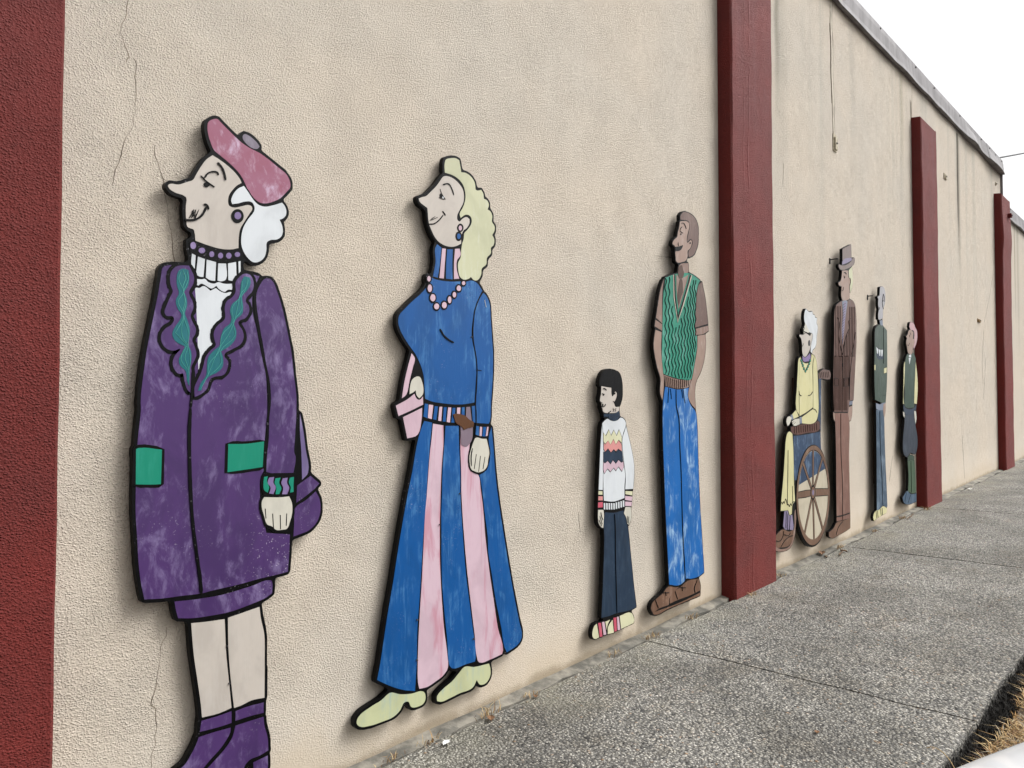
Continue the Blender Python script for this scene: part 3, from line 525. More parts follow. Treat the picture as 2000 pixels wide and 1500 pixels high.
FIGURES['B'] = dict(x=2.157, off=0.042, panel='-87,220 -5,219 151,234 179,231 258,231 293,240 301,244 317,257 327,261 337,257 360,240 385,232 427,231 453,236 469,244 490,260 509,284 514,295 519,315 519,354 508,406 511,414 515,418 535,426 567,427 650,436 672,452 679,450 693,437 714,436 797,452 847,467 881,484 909,512 922,540 923,598 913,637 885,716 801,1016 769,1144 697,1452 629,1764 596,1932 571,2099 550,2298 530,2454 524,2467 505,2481 501,2488 514,2551 515,2634 530,2779 535,2854 539,2879 539,2918 543,2947 543,3126 511,3435 511,3470 507,3491 506,3522 495,3563 473,3601 446,3630 416,3648 390,3682 368,3704 362,3715 365,3725 377,3740 396,3770 398,3779 400,3810 404,3821 413,3833 446,3856 457,3868 462,3880 464,3914 468,3925 480,3942 498,3956 513,3972 518,3984 519,4014 522,4024 527,4031 549,4052 561,4080 562,4126 550,4158 566,4196 566,4234 561,4253 537,4277 534,4283 535,4327 533,4341 525,4357 497,4385 493,4392 490,4434 485,4445 466,4466 433,4481 429,4488 421,4513 394,4542 386,4546 375,4547 346,4541 335,4543 326,4554 320,4576 313,4593 282,4626 254,4641 233,4649 202,4654 171,4655 159,4659 151,4671 137,4725 130,4741 122,4746 93,4753 67,4754 20,4746 -25,4730 -35,4725 -56,4710 -65,4694 -73,4658 -73,4611 -70,4583 -74,4571 -104,4542 -170,4456 -254,4376 -273,4363 -324,4341 -348,4325 -353,4314 -352,4296 -343,4276 -327,4260 -274,4237 -261,4226 -258,4214 -251,4152 -247,4132 -237,4103 -219,4068 -195,4032 -162,3998 -157,3991 -156,3983 -171,3949 -176,3926 -177,3899 -170,3846 -170,3831 -179,3780 -194,3727 -206,3720 -239,3717 -256,3702 -261,3690 -261,3667 -256,3639 -278,3604 -322,3560 -408,3494 -512,3402 -532,3382 -543,3365 -548,3354 -553,3334 -552,3276 -543,3248 -532,3224 -499,3176 -480,3152 -426,3094 -419,3079 -483,2873 -491,2841 -519,2696 -527,2684 -557,2670 -568,2662 -573,2650 -571,2628 -546,2554 -539,2549 -509,2542 -500,2532 -467,2408 -460,2384 -456,2376 -445,2371 -425,2371 -370,2377 -359,2372 -356,2363 -379,2269 -407,2140 -463,1917 -507,1725 -539,1577 -595,1292 -639,1097 -715,700 -740,602 -741,579 -734,566 -703,544 -627,497 -621,491 -620,483 -623,476 -629,471 -695,440 -831,409 -865,398 -883,389 -900,378 -921,354 -925,342 -925,311 -922,298 -912,284 -895,268 -877,259 -840,248 -773,239 -585,239 -551,244 -529,251 -491,272 -474,288 -458,312 -444,320 -437,318 -430,313 -412,280 -400,268 -387,260 -345,251 -282,252 -263,256 -247,264 -229,283 -222,311 -222,338 -227,363 -224,370 -221,374 -199,381 -163,388 -67,416 -27,436 5,465 15,469 45,456 84,448 91,440 91,431 73,416 30,392 -73,355 -107,337 -128,322 -138,307 -141,298 -141,263 -138,250 -127,236', parts=[
 ('P','hair','blonde',1,None,0.0,0,None,'-38,4694 14,4719 72,4733 114,4726 126,4680 138,4629 192,4634 253,4616 296,4577 308,4517 327,4512 377,4527 402,4500 409,4457 453,4447 473,4415 456,4371 492,4359 515,4323 511,4272 544,4237 544,4200 515,4154 541,4117 531,4066 499,4038 499,3993 448,3940 441,3885 384,3837 378,3787 335,3733 291,3727 254,3750 230,3733 170,3717 128,3734 108,3779 104,3848 134,3904 139,3957 151,4020 169,4067 175,4112 217,4154 260,4214 259,4258 229,4279 181,4271 133,4236 121,4268 156,4328 186,4404 186,4465 162,4522 108,4563 37,4582 -32,4584 -49,4584 -52,4648'),
 ('P','face','skin_grey',3,None,7.2,0,None,'-69,4545 -23,4559 46,4553 111,4523 153,4484 167,4434 159,4371 118,4302 88,4244 94,4211 118,4202 154,4235 202,4256 232,4244 232,4209 202,4164 160,4131 136,4079 136,4018 71,3986 13,3973 -56,3975 -124,3998 -163,4030 -196,4075 -219,4117 -230,4153 -235,4202 -241,4251 -279,4265 -322,4286 -333,4309 -301,4327 -258,4344 -203,4393 -148,4447 -103,4503'),
 ('S','eyebrow','ink',5,'face',6.0,0,None,'-78,4474 -9,4495 26,4461 49,4414'),
 ('S','eyelash','ink',5,'face',3.0,0,None,'-106,4434 -89,4399 -49,4360'),
 ('S','eyelid','ink',5,'face',3.0,0,None,'-119,4361 -83,4356 -46,4361'),
 ('P','pupil','ink',4,'face',0.0,0,None,'-78,4383 -80,4374 -84,4366 -91,4360 -99,4359 -106,4361 -110,4367 -112,4376 -110,4385 -106,4393 -99,4399 -91,4400 -84,4398 -80,4391'),
 ('P','eye_white','white',4,'face',0.0,0,None,'-56,4375 -57,4370 -61,4366 -65,4363 -70,4362 -75,4363 -78,4366 -79,4371 -78,4376 -75,4380 -70,4383 -65,4384 -61,4383 -58,4380'),
 ('S','mouth','ink',5,'face',5.1,0,None,'-229,4121 -172,4133 -116,4173 -71,4224'),
 ('S','mouth_corner','ink',5,'face',6.0,0,None,'-80,4254 -62,4242 -46,4224'),
 ('S','scribble','ink',5,'face',2.1,1,None,'-219,4148 -189,4177 -159,4196 -200,4158 -133,4194 -177,4169'),
 ('P','earring','ink',4,'face',0.0,0,None,'161,4157 157,4141 147,4126 132,4117 116,4114 101,4119 91,4129 87,4144 91,4160 101,4174 115,4184 132,4187 147,4182 157,4172'),
 ('P','earring_stone','pink',5,'face',0.0,0,None,'141,4151 139,4142 134,4134 126,4128 118,4127 110,4130 105,4136 103,4145 105,4154 110,4162 118,4168 126,4169 134,4167 139,4160'),
 ('P','earring','ink',4,'face',0.0,0,None,'142,4082 138,4063 128,4047 113,4037 97,4034 82,4040 72,4053 68,4070 72,4089 82,4105 97,4115 113,4118 128,4112 138,4099'),
 ('P','earring_stone','blue',5,'face',0.0,0,None,'126,4079 124,4069 118,4059 110,4054 101,4052 93,4055 88,4063 86,4073 88,4083 93,4092 101,4098 110,4099 118,4096 124,4089'),
 ('P','neck_stripe','blue',1,None,0.0,0,None,'-132,3972 -85,3950 -98,3837 -125,3697 -176,3701 -148,3830 -154,3931'),
 ('P','neck_stripe','pink',1,None,0.0,0,None,'-76,3947 -36,3949 -47,3827 -58,3698 -106,3697 -92,3813'),
 ('P','neck_stripe','blue',1,None,0.0,0,None,'-19,3947 42,3956 37,3830 40,3703 -33,3700 -30,3830'),
 ('P','neck_stripe','pink',1,None,0.0,0,None,'68,3964 121,3974 133,3922 92,3872 86,3802 116,3719 57,3708 57,3842'),
 ('P','sweater','blue',1,None,0.0,0,None,'-192,3690 -142,3680 -52,3678 40,3684 134,3697 206,3704 254,3719 328,3705 391,3646 335,3559 298,3458 274,3368 262,3270 274,3192 305,3088 323,2965 311,2833 299,2675 196,2661 90,2657 -49,2665 -183,2681 -254,2702 -262,2780 -271,2879 -303,2968 -357,3056 -410,3110 -472,3179 -518,3248 -534,3303 -524,3352 -473,3405 -390,3478 -295,3554 -252,3600 -219,3654'),
 ('P','sleeve','blue',3,None,6.0,0,None,'400,3628 438,3606 477,3546 492,3422 509,3242 522,3108 522,2972 510,2792 497,2657 491,2541 469,2490 402,2481 322,2497 322,2595 315,2657 327,2807 333,2966 320,3071 289,3202 283,3281 289,3369 307,3468 350,3561'),
 ('S','elbow_line','ink',5,'sleeve',6.0,0,None,'317,2954 379,2949'),
 ('S','bust_line','ink',5,'sweater',6.8,0,None,'-102,3277 -56,3223 1,3191 53,3174'),
 ('S','highlight','white',5,'sleeve',3.4,0,None,'416,3567 435,3506'),
 ('P','pearl','pink',4,'sweater',6.4,0,None,'-205,3678 -207,3668 -212,3660 -219,3654 -228,3653 -235,3657 -240,3664 -242,3674 -240,3684 -235,3692 -228,3697 -220,3698 -212,3695 -207,3688'),
 ('P','pearl','pink',4,'sweater',6.4,0,None,'-192,3602 -194,3588 -200,3577 -209,3570 -220,3569 -229,3574 -235,3584 -238,3597 -235,3610 -229,3622 -220,3629 -210,3630 -200,3625 -194,3615'),
 ('P','pearl','pink',4,'sweater',6.4,0,None,'-154,3528 -156,3515 -164,3504 -175,3497 -187,3496 -198,3501 -206,3510 -209,3522 -206,3535 -199,3546 -188,3553 -175,3554 -164,3550 -156,3541'),
 ('P','pearl','pink',4,'sweater',6.4,0,None,'-113,3461 -116,3451 -123,3441 -134,3436 -146,3435 -157,3438 -164,3446 -167,3456 -164,3467 -157,3476 -146,3482 -134,3483 -123,3480 -116,3472'),
 ('P','pearl','pink',4,'sweater',6.4,0,None,'-29,3480 -32,3468 -39,3458 -50,3452 -61,3451 -72,3455 -79,3463 -82,3475 -79,3486 -72,3496 -62,3502 -50,3503 -39,3499 -32,3491'),
 ('P','pearl','pink',4,'sweater',6.4,0,None,'23,3529 21,3517 16,3506 8,3500 -1,3499 -8,3504 -14,3513 -16,3525 -14,3538 -9,3548 -1,3554 8,3555 16,3551 21,3541'),
 ('P','pearl','pink',4,'sweater',6.4,0,None,'77,3578 75,3567 69,3559 61,3553 53,3553 45,3556 39,3564 37,3574 39,3584 44,3592 52,3598 61,3599 69,3595 75,3588'),
 ('P','pearl','pink',4,'sweater',6.4,0,None,'133,3638 131,3628 124,3619 114,3613 103,3612 93,3616 86,3623 84,3633 86,3643 93,3652 103,3658 114,3659 124,3656 131,3648'),
 ('P','pearl','pink',4,'sweater',6.4,0,None,'183,3688 181,3680 176,3674 167,3670 158,3669 150,3671 145,3676 143,3683 145,3690 150,3697 158,3701 167,3702 176,3700 181,3695'),
 ('P','waistband','ink',1,None,0.0,0,None,'-265,2691 -137,2656 32,2643 208,2647 319,2656 326,2502 120,2491 -65,2503 -172,2519 -276,2538'),
 ('P','waistband_stripe','blue',2,'waistband',0.0,1,None,'-261,2665 -226,2659 -232,2546 -274,2559'),
 ('P','waistband_stripe','pink',2,'waistband',0.0,1,None,'-218,2656 -171,2652 -187,2538 -228,2548'),
 ('P','waistband_stripe','blue',2,'waistband',0.0,1,None,'-156,2643 -120,2641 -138,2531 -171,2536'),
 ('P','waistband_stripe','pink',2,'waistband',0.0,1,None,'-103,2638 -73,2638 -84,2519 -117,2525'),
 ('P','waistband_stripe','blue',2,'waistband',0.0,1,None,'-55,2634 -24,2634 -36,2515 -66,2517'),
 ('P','waistband_stripe','pink',2,'waistband',0.0,1,None,'-8,2632 27,2632 13,2508 -23,2512'),
 ('P','waistband_stripe','blue',2,'waistband',0.0,1,None,'43,2629 74,2629 62,2506 29,2506'),
 ('P','waistband_stripe','pink',2,'waistband',0.0,1,None,'95,2631 131,2631 125,2514 87,2510'),
 ('P','waistband_stripe','blue',2,'waistband',0.0,1,None,'149,2633 181,2635 179,2513 143,2509'),
 ('P','waistband_stripe','greyp',2,'waistband',0.0,1,None,'200,2635 245,2638 265,2512 194,2513'),
 ('P','waistband_stripe','blue',2,'waistband',0.0,1,None,'265,2642 304,2647 308,2502 278,2502'),
 ('P','splintered_wood','rust',6,None,0.0,0,'patch of bare splintered brown wood at the waist','44,2574 75,2580 137,2574 188,2559 227,2531 285,2507 279,2465 201,2453 169,2442 144,2468 75,2506 62,2533'),
 ('P','worn_patch','greyp',3,'skirt_panel',0.0,0,None,'132,2475 277,2473 264,2354 232,2318 200,2299 140,2319'),
 ('P','cuff','ink',4,None,0.0,0,None,'310,2500 479,2488 468,2371 305,2390'),
 ('P','cuff_stripe','blue',5,'cuff',0.0,1,None,'313,2474 348,2468 346,2389 306,2399'),
 ('P','cuff_stripe','pink',5,'cuff',0.0,1,None,'359,2466 386,2463 379,2383 352,2387'),
 ('P','cuff_stripe','blue',5,'cuff',0.0,1,None,'399,2463 436,2462 423,2379 388,2383'),
 ('P','cuff_stripe','pink',5,'cuff',0.0,1,None,'446,2462 464,2463 453,2386 430,2381'),
 ('P','hand','skin_pale',4,None,7.3,0,None,'308,2371 387,2361 441,2359 461,2300 475,2233 461,2176 448,2120 414,2089 374,2077 335,2075 295,2087 256,2108 237,2169 237,2225 256,2280 282,2335'),
 ('S','finger_line','ink',5,'hand',6.4,0,None,'270,2284 255,2224 257,2131'),
 ('S','finger_line','ink',5,'hand',6.4,0,None,'316,2231 291,2106'),
 ('S','finger_line','ink',5,'hand',6.4,0,None,'366,2214 344,2079'),
 ('S','finger_line','ink',5,'hand',6.4,0,None,'421,2202 397,2100'),
 ('P','skirt_panel','blue',1,None,0.0,0,None,'-265,2524 -181,2510 -195,2404 -212,2246 -228,2071 -245,1854 -267,1638 -296,1258 -309,1099 -329,888 -335,622 -351,402 -458,437 -592,503 -722,584 -697,679 -659,875 -621,1074 -570,1304 -531,1507 -431,1957 -387,2125 -344,2322 -299,2459'),
 ('P','skirt_panel','pinkst',1,None,0.0,0,None,'-172,2501 -59,2485 -58,2328 -76,2150 -87,1928 -95,1618 -90,1335 -70,1055 -46,829 -8,598 -3,497 -45,452 -134,420 -221,400 -306,406 -320,458 -324,619 -309,937 -288,1203 -268,1525 -250,1811 -239,1897 -223,2071 -206,2246 -183,2404'),
 ('P','skirt_panel','blue',1,None,0.0,0,None,'-34,2480 114,2478 118,2322 133,2092 134,1910 153,1679 200,1233 240,997 281,760 317,498 306,472 201,475 46,479 15,515 -8,709 -39,938 -65,1165 -75,1388 -76,1554 -77,1794 -72,1927 -64,2149 -46,2328'),
 ('P','skirt_panel','pinkst',1,None,0.0,0,None,'139,2477 280,2474 235,2262 242,2150 274,2083 346,2051 373,1936 406,1746 433,1507 487,1187 538,942 590,694 655,489 642,456 496,444 363,450 338,482 305,697 256,994 215,1254 183,1510 157,1770 147,1908 144,2092 133,2321'),
 ('P','skirt_panel','blue',1,None,0.0,0,None,'473,2366 507,2460 528,2307 548,2114 576,1920 625,1676 731,1209 794,956 866,698 903,555 866,502 704,456 669,522 634,685 564,937 512,1183 470,1367 461,1510 420,1744 406,1840 379,1983 359,2050 419,2074 473,2137 493,2232'),
 ('P','shoe','shoeyel',1,None,0.0,0,None,'-598,454 -499,416 -390,390 -264,373 -242,330 -256,285 -320,271 -389,288 -417,336 -465,339 -498,296 -564,263 -669,258 -783,262 -882,287 -906,324 -888,358 -784,398 -682,420'),
 ('P','shoe','shoeyel',1,None,0.0,0,None,'186,456 298,428 479,413 496,362 493,304 446,258 371,260 330,311 290,264 250,252 139,253 31,244 -74,240 -119,258 -119,296 -60,335 46,373 123,421'),
 ('P','purse_strap','pink',1,None,0.0,0,None,'-399,3062 -365,3023 -383,2957 -419,2842 -449,2737 -495,2704 -470,2833 -435,2955'),
 ('P','hand','skin_pale',2,None,5.1,0,None,'-315,2877 -293,2845 -277,2788 -282,2739 -319,2705 -346,2730 -357,2770 -373,2758 -419,2737 -415,2794 -394,2851 -357,2876'),
 ('P','purse_flap','pink',1,None,0.0,0,None,'-554,2647 -435,2699 -368,2742 -345,2704 -311,2695 -279,2722 -277,2656 -390,2613 -527,2566'),
 ('P','purse','pink',1,None,0.0,0,None,'-483,2557 -390,2591 -288,2630 -293,2538 -333,2417 -439,2390 -461,2472'),
 ('P','screw','greyd',7,None,0.0,0,None,'-93,1676 -94,1674 -96,1672 -99,1672 -102,1672 -105,1673 -107,1676 -108,1678 -107,1680 -105,1682 -102,1682 -99,1682 -96,1681 -94,1679'),
 ('P','screw','greyd',7,None,0.0,0,None,'132,1910 132,1908 130,1906 127,1906 123,1906 120,1907 118,1909 117,1912 118,1914 120,1916 123,1917 127,1916 130,1915 132,1913'),
 ('P','screw','greyd',7,None,0.0,0,None,'268,3235 267,3233 265,3231 262,3230 259,3229 256,3230 254,3232 253,3234 254,3237 256,3239 259,3240 262,3240 265,3239 267,3237'),
 ('P','screw','greyd',7,None,0.0,0,None,'-325,953 -326,951 -328,949 -332,948 -335,949 -339,951 -341,954 -342,957 -341,959 -339,961 -335,962 -332,961 -328,959 -326,956'),
 ('P','screw','greyd',7,None,0.0,0,None,'301,665 300,662 297,661 293,660 289,661 285,663 282,666 281,670 282,672 285,674 289,675 293,674 297,671 300,668'),
 ('P','screw','greyd',7,None,0.0,0,None,'-328,639 -329,636 -331,634 -334,634 -338,635 -342,637 -344,640 -345,643 -344,645 -342,647 -338,647 -335,646 -331,644 -329,642'),
])
FIGURES['M'] = dict(x=3.994, off=0.055, panel='-562,165 -472,164 -324,183 -248,184 -220,188 -128,188 -96,192 8,192 40,196 164,196 196,200 340,200 368,203 415,205 423,212 431,237 429,263 435,292 436,331 427,363 400,419 399,429 406,438 414,442 434,445 511,465 519,469 523,477 523,515 471,995 448,1184 436,1312 436,1335 428,1408 428,1439 424,1464 424,1499 420,1524 420,1559 416,1584 412,1695 408,1720 408,1771 404,1800 404,1851 400,1880 400,1931 396,1956 396,2032 392,2060 392,2140 388,2168 388,2207 371,2375 363,2407 345,2448 347,2471 332,2608 332,2683 342,2746 358,2782 381,2819 455,2893 490,2937 530,3001 556,3052 582,3125 594,3173 603,3228 604,3328 597,3380 598,3390 602,3397 609,3402 671,3429 675,3440 675,3463 667,3507 667,3531 659,3579 622,3766 614,3798 587,3887 526,4034 515,4043 490,4042 482,4046 472,4056 464,4060 370,4086 302,4102 221,4113 212,4116 206,4125 201,4149 200,4199 195,4223 192,4228 187,4231 163,4235 158,4238 155,4244 157,4254 176,4283 183,4285 197,4281 210,4281 295,4313 339,4341 359,4361 374,4381 411,4437 428,4472 434,4489 444,4540 444,4587 448,4616 448,4668 447,4691 439,4715 426,4742 411,4763 387,4787 356,4807 327,4819 290,4830 232,4839 124,4840 110,4838 80,4831 54,4818 37,4807 5,4775 -1,4765 -4,4755 -2,4709 -6,4701 -18,4686 -33,4628 -64,4564 -74,4525 -80,4508 -90,4497 -134,4470 -163,4447 -174,4434 -184,4411 -184,4392 -180,4384 -149,4374 -142,4369 -138,4362 -131,4325 -125,4307 -123,4269 -115,4213 -110,4201 -103,4193 -95,4188 -51,4177 -46,4173 -43,4167 -44,4160 -56,4139 -71,4087 -79,4075 -90,4069 -182,4046 -335,3995 -345,3988 -354,3970 -362,3965 -378,3962 -386,3954 -427,3886 -448,3844 -468,3795 -514,3638 -549,3504 -559,3483 -574,3426 -575,3401 -572,3395 -562,3386 -558,3376 -574,3326 -595,3243 -600,3200 -600,3176 -595,3145 -574,3061 -556,3004 -538,2961 -523,2925 -477,2850 -462,2814 -458,2784 -472,2703 -470,2653 -466,2637 -459,2621 -424,2568 -413,2555 -409,2543 -416,2475 -416,2412 -420,2384 -420,2288 -416,2256 -416,2128 -412,2099 -412,2044 -408,2019 -408,1980 -404,1951 -404,1912 -400,1887 -400,1840 -396,1815 -396,1772 -392,1743 -392,1696 -388,1671 -388,1624 -384,1599 -384,1552 -380,1527 -380,1488 -376,1463 -376,1420 -372,1395 -372,1356 -368,1331 -364,1236 -360,1211 -356,1132 -344,1015 -340,944 -336,923 -336,900 -332,875 -332,852 -328,827 -324,756 -320,731 -320,704 -312,631 -312,604 -304,531 -304,504 -300,480 -302,469 -309,460 -356,444 -432,404 -474,389 -534,374 -624,347 -634,342 -662,322 -675,302 -683,283 -683,261 -674,241 -647,205 -622,181 -607,173', parts=[
 ('P','hair','brown',1,None,0.0,0,None,'35,4786 92,4821 164,4829 265,4821 353,4792 405,4748 434,4685 433,4594 424,4502 378,4412 318,4343 200,4292 186,4331 201,4370 253,4423 290,4481 276,4516 232,4517 188,4487 159,4475 175,4537 204,4602 227,4672 213,4715 163,4732 63,4721 13,4716 6,4744'),
 ('P','face','skin_tan',2,None,4.4,0,None,'-4,4684 60,4704 160,4720 210,4707 210,4662 187,4606 158,4542 154,4474 171,4462 215,4491 251,4512 273,4493 258,4446 213,4394 170,4366 162,4290 125,4244 25,4209 -59,4193 -100,4210 -106,4252 -113,4302 -105,4325 -119,4359 -125,4380 -173,4394 -169,4416 -125,4459 -69,4497 -54,4551 -26,4607 -11,4653'),
 ('P','moustache','ink',4,'face',0.0,0,None,'-124,4369 -34,4390 58,4418 36,4382 -6,4346 -76,4327 -118,4326'),
 ('S','eyelid','ink',5,'face',4.0,0,None,'44,4636 1,4603 -6,4573 57,4561'),
 ('S','eyebrow','ink',5,'face',4.0,0,None,'23,4673 80,4683 115,4656 136,4626'),
 ('P','pupil','ink',4,'face',0.0,0,None,'27,4543 25,4538 21,4534 16,4531 9,4530 4,4531 0,4534 -1,4539 0,4544 4,4548 10,4551 16,4552 22,4551 25,4548'),
 ('S','nostril','ink',5,'face',3.6,0,None,'-47,4431 -53,4412 -39,4394'),
 ('P','ear_hole','ink',4,'face',0.0,0,None,'242,4471 241,4467 237,4462 231,4459 224,4458 218,4459 214,4462 213,4467 215,4471 219,4476 225,4479 231,4480 237,4479 241,4476'),
 ('P','neck','brownl',1,None,0.0,0,None,'-21,4166 185,4220 191,4117 140,4088 76,4076 47,4018 -30,4015 -53,4071'),
 ('P','shirt','brownl',2,None,0.0,0,None,'-95,4053 -12,4014 137,4060 202,4090 -48,3639 -87,3820'),
 ('P','tie','brownd',3,None,0.0,0,None,'-6,4168 36,4173 57,4128 78,4080 35,4016 -36,4007 -60,4070'),
 ('P','tie','brownd',3,None,2.2,0,None,'-15,3999 34,4001 45,3944 44,3856 4,3797 -44,3688 -69,3789 -32,3946'),
 ('P','vest','vgreen',1,None,0.0,0,None,'-336,3980 -113,4051 227,4099 470,4044 425,3999 389,3871 353,3642 338,3372 382,3353 381,3251 334,3081 288,2912 243,2831 -2,2824 -167,2838 -387,2874 -415,3047 -402,3364 -378,3789 -347,3899'),
 ('S','neck_trim','ink',3,'vest',21.8,1,None,'-135,4042 -125,3783 -66,3540 49,3736 226,4085'),
 ('S','neck_trim','cream',4,'vest',7.6,1,None,'-162,4038 -155,3775 -73,3490 63,3715 258,4082'),
 ('S','neck_trim','vgreen',4,'vest',7.6,1,None,'-115,4046 -107,3785 -64,3583 30,3755 201,4086'),
 ('S','knit_line','ink',5,'vest',3.8,0,None,'-331,3976 -315,3946 -325,3912 -346,3877 -342,3845 -323,3816 -319,3783 -337,3748 -349,3715 -336,3684 -318,3653 -329,3619 -347,3586 -347,3554 -328,3523 -322,3490 -340,3457 -352,3424 -339,3392 -321,3361 -330,3328 -350,3295 -350,3262 -331,3231 -323,3199 -341,3167 -356,3133 -344,3101 -326,3070 -331,3038 -353,3004 -355,2971 -336,2940 -326,2909 -342,2876'),
 ('S','knit_line','ink',5,'vest',3.8,0,None,'-254,4000 -241,3969 -253,3935 -272,3900 -266,3868 -246,3838 -244,3805 -265,3771 -275,3737 -260,3706 -244,3675 -254,3641 -275,3607 -271,3574 -251,3544 -248,3512 -266,3478 -279,3445 -265,3413 -247,3382 -257,3348 -276,3315 -276,3283 -257,3251 -251,3219 -267,3185 -282,3153 -270,3120 -252,3089 -259,3057 -279,3023 -279,2991 -262,2959 -252,2927 -270,2894 -285,2861'),
 ('S','knit_line','ink',5,'vest',3.8,0,None,'-179,3670 -200,3634 -200,3602 -180,3571 -172,3539 -191,3504 -206,3470 -194,3438 -176,3406 -182,3374 -203,3339 -203,3306 -183,3275 -176,3242 -194,3209 -209,3175 -197,3142 -179,3111 -184,3078 -206,3044 -209,3011 -189,2979 -179,2947 -198,2913 -212,2881 -200,2848'),
 ('S','knit_line','ink',5,'vest',3.8,0,None,'-108,3428 -114,3394 -135,3360 -136,3326 -116,3295 -108,3262 -127,3229 -141,3195 -129,3163 -111,3131 -116,3097 -137,3064 -141,3030 -121,2999 -111,2966 -128,2933 -145,2899 -135,2867 -115,2834'),
 ('S','knit_line','ink',5,'vest',3.8,0,None,'-37,3455 -40,3422 -61,3387 -67,3354 -51,3322 -37,3291 -50,3256 -69,3223 -65,3190 -43,3159 -41,3125 -62,3092 -73,3059 -57,3027 -40,2994 -51,2961 -72,2928 -71,2896 -50,2863 -44,2831'),
 ('S','knit_line','ink',5,'vest',3.8,0,None,'6,3545 12,3512 32,3480 32,3445 11,3409 4,3375 22,3342 35,3309 19,3274 0,3239 10,3205 31,3173 26,3139 5,3104 0,3069 21,3036 31,3003 12,2968 -4,2934 9,2899 29,2866 20,2832'),
 ('S','knit_line','ink',5,'vest',3.8,0,None,'84,3684 105,3652 104,3617 82,3581 76,3547 94,3514 107,3481 91,3446 72,3410 82,3377 103,3345 98,3310 77,3275 72,3241 93,3208 103,3174 86,3139 68,3105 80,3071 99,3038 94,3004 71,2969 70,2935 91,2902 99,2868 80,2834'),
 ('S','knit_line','ink',5,'vest',3.8,0,None,'182,3815 171,3779 149,3744 152,3710 174,3679 178,3645 156,3610 144,3575 161,3543 178,3510 167,3476 145,3440 147,3407 170,3374 174,3342 154,3306 141,3272 155,3239 174,3207 165,3172 143,3138 143,3104 164,3072 172,3038 152,3004 137,2969 149,2937 168,2903 161,2870 139,2835'),
 ('S','knit_line','ink',5,'vest',3.8,0,None,'236,3954 216,3919 220,3885 241,3853 245,3820 223,3784 211,3749 226,3717 245,3686 236,3650 214,3615 214,3582 235,3549 243,3516 223,3481 207,3446 220,3413 239,3382 234,3348 212,3312 208,3279 229,3247 239,3213 221,3178 204,3144 214,3111 235,3078 233,3045 211,3011 204,2976 223,2944 235,2911 222,2876 202,2843'),
 ('S','knit_line','ink',5,'vest',3.8,0,None,'300,4029 304,3996 284,3960 270,3925 285,3893 303,3861 295,3827 273,3791 270,3757 292,3726 303,3693 284,3658 266,3623 275,3590 296,3559 296,3525 273,3490 264,3456 281,3423 299,3391 287,3357 265,3322 266,3289 288,3257 294,3224 276,3189 260,3155 273,3122 292,3090 288,3056 265,3022 260,2988'),
 ('S','knit_line','ink',5,'vest',3.8,0,None,'358,4036 353,4002 330,3965 326,3931 345,3899 358,3867 342,3832 322,3796 330,3763 352,3732 351,3698 331,3662 319,3628 337,3596 354,3563 342,3529 320,3493 322,3460 343,3428 352,3395 331,3360 315,3325 328,3293 348,3260 343,3226 320,3192 315,3158'),
 ('P','shirt_sleeve','brownl',1,None,0.0,0,None,'-366,3960 -397,3840 -405,3448 -536,3500 -496,3650 -436,3836'),
 ('P','sleeve_cuff','brownl',1,None,0.0,0,None,'-546,3479 -405,3437 -412,3363 -566,3404'),
 ('P','arm','skin_tan',1,None,0.0,0,None,'-547,3364 -422,3347 -433,3151 -406,2942 -378,2785 -410,2572 -458,2656 -447,2813 -513,2938 -569,3092 -587,3195 -567,3300'),
 ('P','shirt_sleeve','brown',2,None,4.4,0,None,'422,3976 513,4032 590,3835 655,3526 483,3489 337,3456 362,3699'),
 ('P','sleeve_cuff','brownl',2,None,4.4,0,None,'347,3440 655,3503 666,3440 527,3390 335,3366'),
 ('P','arm','skin_tan',2,None,3.3,0,None,'391,3359 584,3389 594,3264 557,3091 475,2940 339,2779 320,2665 335,2465 204,2553 162,2630 207,2763 252,2833 320,3013 378,3195'),
 ('P','waistband','brownl',1,None,0.0,0,None,'-387,2864 -168,2828 -2,2813 232,2824 210,2755 -4,2712 -128,2710 -349,2733'),
 ('S','rib_line','ink',5,'waistband',3.3,0,None,'-358,2849 -354,2728'),
 ('S','rib_line','ink',5,'waistband',3.3,0,None,'-317,2843 -312,2724'),
 ('S','rib_line','ink',5,'waistband',3.3,0,None,'-275,2836 -270,2721'),
 ('S','rib_line','ink',5,'waistband',3.3,0,None,'-233,2830 -228,2717'),
 ('S','rib_line','ink',5,'waistband',3.3,0,None,'-190,2824 -186,2714'),
 ('S','rib_line','ink',5,'waistband',3.3,0,None,'-148,2817 -143,2710'),
 ('S','rib_line','ink',5,'waistband',3.3,0,None,'-105,2811 -100,2711'),
 ('S','rib_line','ink',5,'waistband',3.3,0,None,'-61,2812 -56,2711'),
 ('S','rib_line','ink',5,'waistband',3.3,0,None,'-18,2813 -12,2712'),
 ('S','rib_line','ink',5,'waistband',3.3,0,None,'27,2814 32,2720'),
 ('S','rib_line','ink',5,'waistband',3.3,0,None,'71,2817 76,2729'),
 ('S','rib_line','ink',5,'waistband',3.3,0,None,'116,2821 121,2737'),
 ('S','rib_line','ink',5,'waistband',3.3,0,None,'161,2824 166,2746'),
 ('P','trousers','jeans',1,None,0.0,0,None,'-349,2725 -128,2700 -4,2699 188,2724 154,2630 228,2509 337,2431 368,2275 386,1940 403,1604 428,1268 470,892 514,479 384,450 190,453 86,470 39,444 -90,423 -287,466 -303,664 -326,946 -350,1228 -388,1870 -404,2184 -401,2499 -380,2625'),
 ('S','seam','ink',5,'trousers',5.5,0,None,'-118,2697 -110,2498 -60,2369 -43,2067 -16,1742 0,1310 24,901 66,465'),
